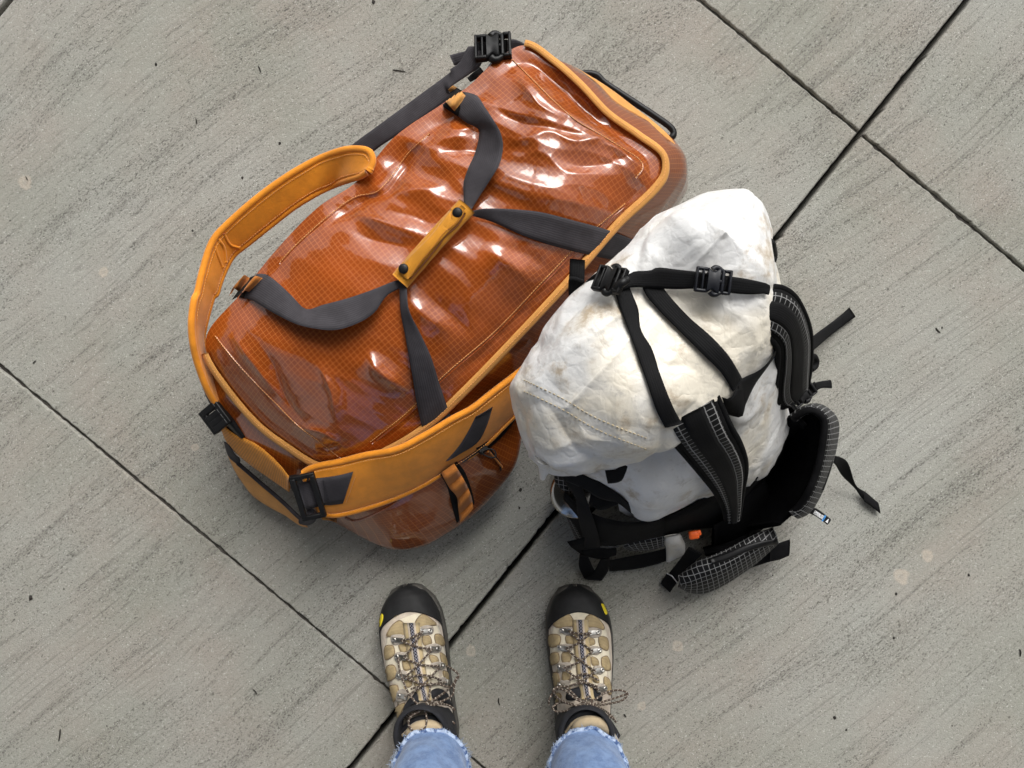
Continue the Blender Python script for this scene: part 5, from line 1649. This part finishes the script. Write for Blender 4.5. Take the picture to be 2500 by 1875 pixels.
def boot_details(b, S, sp, fx, fy, heel, L):
    fn = cB
    pp = lambda pts: [q[:2] for q in fn(pts)]
    for poly in sp['vamp']:
        patch('overlay', pp(poly), S, .0006, .0004, M_CREAM, b, 5, 60)
    for poly in sp['mesh']:
        patch('mesh_panel', pp(poly), S, .0016, .0012, M_MESH, b, 3, 28)
        # stitched edge
        q = cr(pp(poly), 40, True)
        path = []
        for x, y in q:
            loc, nor = S.hit(x, y)
            path.append(loc + nor * .0016 if loc is not None else S.at(x, y))
        tube('panel_edge', path, .0006, M_DBR, b, 5, True)
    for poly in sp['grey']:
        patch('lace_stay', pp(poly), S, .0022, .0008, M_GREYN, b, 3, 32)
    for poly in sp['black']:
        patch('tongue_gusset', pp(poly), S, .0028, .002, M_COLL, b, 4, 36)
    patch('badge', pp(sp['badge']), Surf(*[o for o in b.children if o.name.startswith('toe_cap')]), .0006, .0006, M_YEL, b, 2, 20)
    # tongue with woven centre stripe
    t = sp['tongue']
    l = [(x - w, y, .0045) for x, y, w in t]; r = [(x + w, y, .0045) for x, y, w in t]
    tg_, _ = ribbon('tongue', fn([(x - w * 2.1, y, .0028) for x, y, w in t]), fn([(x + w * 2.1, y, .0028) for x, y, w in t]), M_CREAMT, b, S, thick=.004, crown=.004, sm=6)
    ribbon('tongue_strip', fn([(x - w, y, .0082) for x, y, w in t]), fn([(x + w, y, .0082) for x, y, w in t]), M_SUE, b, S, thick=.0024, sm=6)
    ribbon('woven_stripe', fn([(x - w * .52, y, .0100) for x, y, w in t]), fn([(x + w * .52, y, .0100) for x, y, w in t]), M_STRP, b, S, thick=.0012, sm=6)
    # eyelets
    pts = {}
    for side in ('L', 'R'):
        pts[side] = []
        for (x, y) in sp['eye' + side]:
            px, py = fn([(x, y)])[0]
            loc, nor = S.hit(px, py)
            tx = np.interp(y, [p[1] for p in t], [p[0] for p in t])
            inn = S.at(*fn([(tx, y + 10)])[0])
            ax = inn - loc; ax -= nor * np.dot(ax, nor); ax /= np.linalg.norm(ax)
            ay = np.cross(nor, ax)
            B = Bag()
            c0 = loc + nor * .0042
            v, f = rbox_geo(c0 + ax * .0035, ax, ay, nor, .021, .0078, .0014, .0006); B.add(v, f)
            for k in (-1, 1):
                v, f = rbox_geo(c0 + ax * .0110 + ay * k * .0033 + nor * .0016, ax, ay, nor, .0064, .0018, .0034, .0007); B.add(v, f)
            v, f = rbox_geo(c0 + ax * .0138 + nor * .0026, ax, ay, nor, .0018, .0085, .0024, .0007); B.add(v, f)
            V = []
            for rr, z in ((.0040, 0), (.0040, .0010), (.0030, .0018), (.0012, .0016)):
                for k in range(14):
                    a = 2 * math.pi * k / 14
                    V.append(c0 - ax * .0035 + ax * math.cos(a) * rr + ay * math.sin(a) * rr + nor * z)
            B.add(V, gridfaces(4, 14, False, True) + [tuple(3 * 14 + k for k in range(14))])
            B.make('eyelet', M_MET, b)
            pts[side].append(c0 + ax * .0105 + nor * .003)
    # laces
    def lace(path, r=.0017):
        tube('lace', path, r, M_LACE, b, 7)
    for i in range(len(pts['L']) - 1):
        for A, Bp, k in ((pts['L'][i], pts['R'][i + 1], 0), (pts['R'][i], pts['L'][i + 1], 1)):
            midp = (A + Bp) / 2
            up = S.at(1250 + midp[0] * F / (H - midp[2]), 937.5 - midp[1] * F / (H - midp[2]))
            midp = np.array((midp[0], midp[1], max(midp[2], up[2] + .012) + .003 * k))
            lace(cr([A, A * .6 + midp * .4 + np.array((0, 0, .002)), midp, Bp * .6 + midp * .4 + np.array((0, 0, .002)), Bp], 24))
    lace(cr([pts['L'][0], (pts['L'][0] + pts['R'][0]) / 2 + np.array((0, 0, .010)), pts['R'][0]], 16))
    for pl_ in sp['bow']:
        q = []
        for x, y, h in pl_:
            px, py = fn([(x, y)])[0]
            loc, nor = S.hit(px, py)
            z = loc[2] if loc is not None else .085
            z = max(z, .075)
            q.append(P(px, py, z + h * .7))
        lace(cr(q, 12 * len(q)))

M_DBR = mat_plain('brown_edge_stitch', (0.19, 0.13, 0.075), .8, .2)
M_CREAMT = mat_suede('tongue_cloth', (0.50, 0.39, 0.22), .1)
def mat_stripe():
    N = NT('woven_black_stripe')
    s = N.sep(N.uv())
    k = N.math('ABSOLUTE', N.math('SUBTRACT', N.math('FRACT', N.math('DIVIDE', s[1], 0.005)), 0.5))
    e = N.math('ABSOLUTE', N.math('SUBTRACT', s[0], 0.0035))
    g = N.math('LESS_THAN', N.math('ABSOLUTE', N.math('SUBTRACT', e, N.math('MULTIPLY', k, 0.005))), 0.0007)
    c = N.mix(N.math('MULTIPLY', g, .8), (0.008, 0.008, 0.012), (0.30, 0.29, 0.33))
    return N.out(c, .8, spec=.2)
M_STRP = mat_stripe()

LEFT = dict(
 vamp=[[(205, 560), (250, 450), (310, 400), (480, 350), (600, 430), (650, 560), (690, 760), (715, 900), (560, 980), (420, 980), (330, 1040), (270, 1120), (235, 1000), (205, 800)]],
 mesh=[[(212, 530), (235, 470), (275, 425), (315, 405), (350, 435), (362, 500), (345, 522), (270, 530)], [(432, 435), (455, 385), (490, 357), (545, 385), (600, 440), (560, 446), (500, 455), (450, 480)],
       [(202, 612), (262, 606), (276, 670), (250, 700), (205, 716)], [(215, 770), (272, 762), (292, 840), (265, 870), (212, 886)], [(236, 930), (296, 920), (304, 1010), (280, 1040), (242, 1062)],
       [(306, 600), (352, 582), (376, 640), (330, 660)], [(338, 722), (378, 722), (396, 790), (350, 800)], [(585, 520), (636, 522), (662, 600), (604, 602)], [(628, 662), (668, 690), (688, 772), (642, 742)], [(652, 805), (698, 830), (716, 922), (672, 892)],
       [(492, 532), (545, 530), (560, 592), (505, 602)], [(545, 682), (598, 692), (615, 735), (565, 742)], [(350, 850), (392, 850), (410, 920), (366, 935)],
       [(275, 1110), (320, 1070), (356, 1060), (330, 1130), (300, 1200), (282, 1180)]],
 grey=[[(252, 520), (330, 515), (368, 545), (350, 585), (270, 600), (245, 565)], [(275, 670), (350, 655), (372, 690), (330, 720), (290, 740)], [(290, 815), (350, 800), (378, 835), (330, 870), (300, 880)], [(300, 965), (360, 950), (380, 990), (330, 1050), (290, 1040)],
       [(440, 470), (520, 440), (575, 460), (570, 510), (480, 525)], [(510, 610), (600, 590), (640, 620), (620, 660), (530, 660)], [(560, 745), (640, 735), (670, 770), (640, 800), (570, 785)], [(610, 865), (670, 860), (700, 900), (660, 930), (620, 905)]],
 black=[[(418, 1000), (440, 970), (470, 975), (485, 1020), (455, 1060), (420, 1070), (380, 1110), (345, 1160), (350, 1090), (385, 1030)], [(565, 960), (620, 945), (680, 985), (700, 1040), (730, 1090), (640, 1050), (580, 1030), (555, 1000)]],
 badge=[(170, 350), (182, 372), (172, 420), (158, 455), (145, 455), (150, 400)],
 tongue=[(402, 425, 32), (415, 520, 32), (432, 640, 31), (452, 760, 30), (478, 880, 28), (505, 990, 27), (515, 1040, 27)],
 eyeL=[(290, 560), (312, 695), (322, 845), (332, 1000)], eyeR=[(530, 490), (588, 632), (634, 766), (672, 895)],
 bow=[[(490, 1105, .03), (400, 1010, .028), (345, 900, .02), (310, 790, .014), (300, 700, .012)],
      [(495, 1105, .03), (590, 1030, .03), (690, 960, .03), (770, 870, .03), (780, 840, .03), (740, 800, .025), (690, 770, .015)],
      [(520, 1100, .03), (640, 1000, .03), (730, 920, .028), (768, 850, .028), (745, 930, .03), (730, 1000, .03), (640, 1050, .035), (540, 1090, .035)],
      [(480, 1120, .035), (400, 1170, .045), (382, 1230, .05), (410, 1275, .05), (455, 1285, .05), (510, 1260, .05), (527, 1190, .045), (512, 1120, .035)],
      [(500, 1110, .035), (600, 1130, .03), (680, 1170, .02), (748, 1225, .015)], [(490, 1112, .035), (400, 1150, .03), (340, 1190, .025), (310, 1232, .02)],
      [(540, 1095, .03), (620, 1070, .03), (700, 1080, .025), (752, 1118, .02)], [(470, 1100, .03), (400, 1110, .03), (350, 1160, .03), (330, 1190, .03)], [(560, 900, .02), (545, 1000, .03), (520, 1090, .035)],
      [(380, 860, .014), (470, 840, .02), (560, 850, .02), (640, 880, .014)], [(400, 950, .014), (500, 920, .02), (600, 910, .018), (680, 930, .02), (740, 940, .02)]])
RIGHT = dict(
 vamp=[[(1510, 560), (1540, 430), (1640, 350), (1830, 350), (1920, 410), (1965, 560), (1985, 760), (1985, 1000), (1940, 960), (1860, 930), (1680, 930), (1600, 960), (1530, 1000), (1515, 800)]],
 mesh=[[(1535, 440), (1565, 405), (1605, 375), (1648, 354), (1682, 385), (1702, 445), (1640, 455), (1570, 462)], [(1782, 420), (1790, 380), (1830, 358), (1888, 395), (1930, 452), (1928, 480), (1870, 462), (1800, 455)],
       [(1506, 522), (1588, 526), (1580, 600), (1510, 614)], [(1520, 670), (1574, 664), (1578, 735), (1522, 756)], [(1526, 830), (1568, 820), (1582, 900), (1528, 942)],
       [(1632, 532), (1690, 532), (1692, 588), (1642, 588)], [(1606, 665), (1668, 660), (1668, 728), (1612, 742)], [(1612, 812), (1668, 806), (1662, 872), (1614, 890)],
       [(1802, 548), (1850, 552), (1858, 592), (1806, 602)], [(1832, 695), (1878, 712), (1888, 758), (1842, 760)], [(1842, 835), (1880, 850), (1890, 900), (1850, 890)],
       [(1892, 535), (1948, 542), (1966, 600), (1954, 644), (1898, 610)], [(1912, 702), (1958, 692), (1980, 796), (1924, 790)], [(1932, 852), (1974, 880), (1982, 996), (1938, 950)],
       [(1525, 1000), (1580, 980), (1600, 1010), (1560, 1070), (1530, 1100)]],
 grey=[[(1585, 470), (1640, 455), (1710, 470), (1705, 520), (1620, 520)], [(1575, 605), (1640, 590), (1690, 600), (1680, 645), (1600, 650)], [(1570, 750), (1640, 735), (1680, 750), (1670, 800), (1590, 810)], [(1590, 890), (1640, 875), (1670, 890), (1650, 935), (1600, 940)],
       [(1790, 475), (1860, 460), (1915, 490), (1890, 540), (1800, 530)], [(1815, 620), (1880, 610), (1915, 645), (1880, 680), (1825, 665)], [(1850, 770), (1900, 765), (1935, 800), (1905, 835), (1860, 820)], [(1875, 920), (1920, 905), (1950, 940), (1930, 975), (1885, 960)]],
 black=[[(1640, 1030), (1650, 965), (1700, 940), (1765, 935), (1775, 980), (1740, 1020), (1690, 1040)], [(1830, 935), (1880, 950), (1912, 1000), (1905, 1045), (1860, 1030), (1832, 990)]],
 badge=[(1912, 272), (1926, 272), (1945, 310), (1960, 350), (1950, 362), (1930, 325)],
 tongue=[(1745, 400, 30), (1752, 520, 30), (1760, 640, 30), (1772, 760, 29), (1785, 880, 28), (1800, 980, 27), (1808, 1030, 27)],
 eyeL=[(1620, 486), (1602, 622), (1598, 774), (1605, 918)], eyeR=[(1862, 500), (1876, 644), (1895, 800), (1918, 945)],
 bow=[[(1800, 1065, .035), (1720, 1035, .035), (1620, 960, .035), (1550, 960, .035), (1500, 1030, .03), (1495, 1070, .025)],
      [(1800, 1070, .035), (1700, 1080, .035), (1580, 1030, .035), (1530, 960, .035), (1600, 930, .03), (1660, 960, .03), (1740, 1040, .035)],
      [(1810, 1075, .035), (1900, 1010, .035), (1960, 975, .035), (2060, 960, .03), (2122, 988, .028), (2080, 1040, .028), (1960, 1070, .03), (1830, 1090, .035)],
      [(1830, 1080, .035), (1950, 1045, .035), (2060, 1010, .03), (2115, 990, .03)],
      [(1790, 1085, .04), (1690, 1110, .035), (1560, 1130, .03), (1525, 1100, .025), (1580, 1060, .03), (1700, 1070, .035)],
      [(1790, 1085, .04), (1680, 1130, .035), (1630, 1170, .03), (1610, 1210, .02)], [(1820, 1090, .04), (1920, 1140, .035), (2000, 1180, .03), (2032, 1215, .02)],
      [(1830, 1085, .04), (1900, 1100, .035), (1980, 1150, .03), (2020, 1190, .025)], [(1840, 1080, .035), (1820, 1010, .03), (1790, 1030, .035), (1800, 1080, .04)],
      [(1680, 920, .016), (1780, 900, .022), (1880, 930, .016)], [(1660, 880, .014), (1780, 830, .02), (1890, 880, .014)]])
bl, SL, fxl, fyl, hl, Ll = boot(P(992, 1424, .01)[:2], (-.124, -.650), True, cB, LEFT)
boot_details(bl, SL, LEFT, fxl, fyl, hl, Ll)
br, SR, fxr, fyr, hr, Lr = boot(P(1402, 1424, .01)[:2], (.121, -.652), False, cB, RIGHT)
boot_details(br, SR, RIGHT, fxr, fyr, hr, Lr)
bl['label'] = 'boot whose laces trail in one big loop over the tongue'
br['label'] = 'boot whose bow spreads wide to both sides'

# tongue tops and collar rims in front of the hems
for b, pts, pts2 in ((bl, [(380, 1340, .118), (400, 1285, .126), (470, 1245, .130), (560, 1240, .130), (640, 1275, .126), (690, 1330, .118)], [(330, 1290, .105), (430, 1205, .115), (520, 1185, .118), (620, 1195, .115), (700, 1260, .11), (770, 1370, .105)]),
                     (br, [(1690, 1290, .118), (1730, 1235, .126), (1800, 1208, .130), (1880, 1213, .130), (1950, 1258, .126), (2000, 1330, .118)], [(1630, 1260, .105), (1690, 1180, .115), (1780, 1140, .118), (1870, 1148, .115), (1960, 1208, .11), (2040, 1330, .105)])):
    q = cr([P(*p) for p in cB(pts)], 40)
    tube('tongue_top', q, .0085 * np.sin(np.linspace(.35, math.pi - .35, 40)) ** .4, M_TANL, b, 12)
    q = cr([P(*p) for p in cB(pts2)], 40)
    tube('collar_rim', q, .0060, M_COLL, b, 10)
    q2_ = q + np.array((0, -.004, .006))
    tube('collar_piping', q2_, .0022, M_TANL, b, 8)

# jeans: two legs joined at the hips
def leg_path(hem_px, hem_z, knee, hip):
    return [P(*hem_px, hem_z), np.array(knee), np.array(hip)]
def leg(hem, hw, hd, knee, hip, seed):
    """rings of one leg from hem to hip"""
    n, m = 60, 56
    cpath = cr([hem, hem * .7 + np.array(knee) * .3 + np.array((0, .006, 0)), np.array(knee), np.array(hip)], n)
    tt = np.linspace(0, 1, n)
    rw = np.interp(tt, [0, .08, .25, .5, .75, 1], [hw, hw * 1.06, .062, .066, .082, .092])
    rd = np.interp(tt, [0, .08, .25, .5, .75, 1], [hd, hd * 1.02, .064, .070, .086, .098])
    g = np.zeros((n, m, 3))
    for i in range(n):
        for k in range(m):
            a = 2 * math.pi * k / m
            w = 1 + .075 * noise.noise(Vector((math.cos(a) * 1.6, math.sin(a) * 1.6, tt[i] * 14 + seed))) + .03 * noise.noise(Vector((math.cos(a) * 4, math.sin(a) * 4, tt[i] * 40 + seed)))
            g[i, k] = cpath[i] + np.array((math.cos(a) * rw[i] * w, math.sin(a) * rd[i] * w, 0))
            if i < 4:
                g[i, k, 2] += .006 * noise.noise(Vector((math.cos(a) * 2.2, math.sin(a) * 2.2, seed + 3)))
                if i == 0:
                    g[i, k, :2] = cpath[i][:2] + (g[i, k, :2] - cpath[i][:2]) * (1.03 + .05 * noise.noise(Vector((math.cos(a) * 3, math.sin(a) * 3, seed))))
    return g
gl_ = leg(P(1055, 1880, .135), .0565, .062, (-.128, -.635, .50), (-.095, -.66, .90), 1.0)
gr_ = leg(P(1432, 1880, .135), .0590, .062, (.128, -.635, .50), (.095, -.66, .90), 5.0)
B = Bag()
for g in (gl_, gr_):
    n, m = g.shape[:2]
    uv = [(k / m * .40, i * .014) for i in range(n) for k in range(m)]
    B.add(g.reshape(-1, 3), gridfaces(n, m, False, True), uv)
    inner = g[:14].copy()
    for i in range(14):
        c = inner[i].mean(0)
        inner[i, :, :2] = c[:2] + (inner[i, :, :2] - c[:2]) * .955
    inner[0] = (inner[0] + g[0]) / 2; inner[0, :, 2] -= .0012
    both = np.concatenate([g[:1], inner])
    B.add(both.reshape(-1, 3), [q[::-1] for q in gridfaces(15, m, False, True)], [(k / m * .4, i * .014) for i in range(15) for k in range(m)])
hipr = []
for z, rx, ry, cy in ((.84, .165, .105, -.66), (.90, .178, .118, -.66), (.97, .175, .12, -.66), (1.03, .160, .112, -.655), (1.06, .158, .110, -.655)):
    hipr.append([(math.cos(a) * rx, cy + math.sin(a) * ry, z) for a in np.linspace(0, 2 * math.pi, 48, endpoint=False)])
hp_ = np.array(hipr).reshape(-1, 3)
B.add(hp_, gridfaces(5, 48, False, True) + [tuple(range(48))[::-1]], [(p[0], p[2]) for p in hp_])
jeans = B.make('jeans', M_DEN, person)
def mat_hem():
    N = NT('worn_hem_denim')
    f = N.noise(N.obj(), 95, 3, .6)
    c = N.mix(N.ss(f, .42, .58), (.07, .12, .26), (.46, .55, .70))
    return N.out(c, .9, N.bump(N.noise(N.obj(), 300, 3), .5, .001), spec=.2)
M_HEM = mat_hem()
# frayed hems: folded band and loose threads
for g, seed in ((gl_, 1), (gr_, 2)):
    m = g.shape[1]
    ring = g[0]
    c = ring.mean(0)
    out = c + (ring - c) * 1.012
    tube('hem_band', np.column_stack([out[:, :2], ring[:, 2] + .003]), .0036, M_HEM, jeans, 8, True)
    rnd = random.Random(seed)
    B = Bag()
    for k in range(300):
        a = rnd.random() * m
        i0 = int(a) % m; i1 = (i0 + 1) % m; fr = a - int(a)
        p = out[i0] * (1 - fr) + out[i1] * fr
        o = (p - c); o[2] = 0; o /= np.linalg.norm(o)
        tgt = np.array((-o[1], o[0], 0))
        ln = rnd.uniform(.002, .006) * (1.6 if noise.noise(Vector((math.cos(a / m * 6.28) * 2, math.sin(a / m * 6.28) * 2, seed * 7.0))) > .1 else .7)
        st = p + np.array((0, 0, rnd.uniform(0, .010))) + o * .003
        d = o * rnd.uniform(.2, .9) + tgt * rnd.uniform(-.8, .8) + np.array((0, 0, rnd.uniform(-.9, .3)))
        d /= np.linalg.norm(d)
        v, f, u = tube_geo(np.array([st, st + d * ln * .5 + tgt * rnd.uniform(-.001, .001), st + d * ln]), np.array([.00042, .00036, .0002]), 3)
        B.add(v, f, u)
    fr_ = B.make('frayed_threads', M_FRAY, jeans)
    fr_['kind'] = 'stuff'

for g in (gl_, gr_):
    for k0 in (2, 26):
        for dk in (0,):
            path = g[:, k0] + (g[:, k0] - g.mean(1)) * .012
            tube('side_seam', path, .0022, M_DEN, jeans, 6)
            stitches('seam_stitching', path[:22] + (g[:22, k0] - g[:22].mean(1)) * .04, M_FRAY, jeans, .004, .0026, .0005)
# upper body, out of the picture: jacket, arms reaching to the phone, head
M_JKT = mat_plain('dark_jacket_cloth', (0.02, 0.022, 0.027), .8, .25, 40, .4, .002)
M_SKIN = mat_plain('skin', (0.42, 0.22, 0.15), .5, .1, 30)
M_HAIR = mat_plain('dark_hair', (0.025, 0.016, 0.010), .6, .3, 80)
def skin_mesh(name, nodes, edges, mat, parent, root=0, sub=2):
    me = bpy.data.meshes.new(name)
    me.from_pydata([n[0] for n in nodes], edges, [])
    o = bpy.data.objects.new(name, me); C.objects.link(o)
    md = o.modifiers.new('skin', 'SKIN'); md.use_smooth_shade = True
    for v, n in zip(me.skin_vertices[0].data, nodes):
        v.radius = n[1] if isinstance(n[1], tuple) else (n[1], n[1])
        v.use_root = False
    me.skin_vertices[0].data[root].use_root = True
    s = o.modifiers.new('sub', 'SUBSURF'); s.levels = sub; s.render_levels = sub
    bpy.context.view_layer.update()
    ev = bpy.data.meshes.new_from_object(o.evaluated_get(bpy.context.evaluated_depsgraph_get()))
    bpy.data.objects.remove(o); bpy.data.meshes.remove(me)
    ev.materials.clear(); ev.materials.append(mat)
    r = bpy.data.objects.new(name, ev); C.objects.link(r)
    r.parent = parent
    r.matrix_parent_inverse = Matrix.Translation(-parent.location) if parent.type == 'EMPTY' else Matrix.Identity(4)
    return r
nod = [((0, -.655, 1.02), (.165, .115)), ((0, -.655, 1.15), (.150, .11)), ((0, -.65, 1.30), (.170, .12)), ((0, -.645, 1.40), (.165, .105)), ((0, -.635, 1.46), (.075, .07)),
       ((.17, -.65, 1.40), .065), ((.24, -.60, 1.22), .050), ((.22, -.42, 1.20), .044), ((.10, -.16, 1.34), .034),
       ((-.17, -.65, 1.40), .065), ((-.24, -.60, 1.22), .050), ((-.22, -.42, 1.20), .044), ((-.10, -.16, 1.34), .034)]
skin_mesh('jacket', nod, [(0, 1), (1, 2), (2, 3), (3, 4), (3, 5), (5, 6), (6, 7), (7, 8), (3, 9), (9, 10), (10, 11), (11, 12)], M_JKT, person)
# head bent down to the screen
hb_ = [((0, -.635, 1.44), .052), ((0, -.60, 1.53), .052), ((0, -.565, 1.60), (.066, .078)), ((0, -.53, 1.67), (.076, .092)), ((0, -.52, 1.73), (.066, .08)),
       ((0, -.455, 1.615), (.034, .03)), ((0, -.425, 1.640), (.012, .014)), ((.078, -.555, 1.65), (.008, .02)), ((-.078, -.555, 1.65), (.008, .02))]
body = skin_mesh('body', hb_, [(0, 1), (1, 2), (2, 3), (3, 4), (2, 5), (5, 6), (3, 7), (3, 8)], M_SKIN, person)
hair = [((0, -.62, 1.60), (.055, .05)), ((0, -.585, 1.68), (.080, .07)), ((0, -.53, 1.755), (.074, .05)), ((0, -.47, 1.745), (.05, .025))]
skin_mesh('hair', hair, [(0, 1), (1, 2), (2, 3)], M_HAIR, person)
# hands: palm and five fingers each, curled round the phone's edges
for s in (1, -1):
    pn = [((s * .100, -.160, 1.342), .024), ((s * .088, -.105, 1.362), (.022, .030)), ((s * .082, -.055, 1.372), (.016, .034))]
    ed = [(0, 1), (1, 2)]
    k = 3
    for q, (dy, ln) in enumerate(((.020, 1.0), (.000, 1.08), (-.020, 1.0), (-.038, .82))):
        pn += [((s * .083, -.045 + dy * .6, 1.380), .0095), ((s * (.070), -.030 + dy, 1.396), .009), ((s * (.070 - .026 * ln), -.022 + dy, 1.398), .0082), ((s * (.070 - .046 * ln), -.020 + dy, 1.393), .0075)]
        ed += [(2, k), (k, k + 1), (k + 1, k + 2), (k + 2, k + 3)]
        k += 4
    pn += [((s * .072, -.090, 1.374), .012), ((s * .056, -.066, 1.380), .0105), ((s * .042, -.050, 1.382), .009)]
    ed += [(1, k), (k, k + 1), (k + 1, k + 2)]
    skin_mesh('hand', pn, ed, M_SKIN, body, 0, 2)
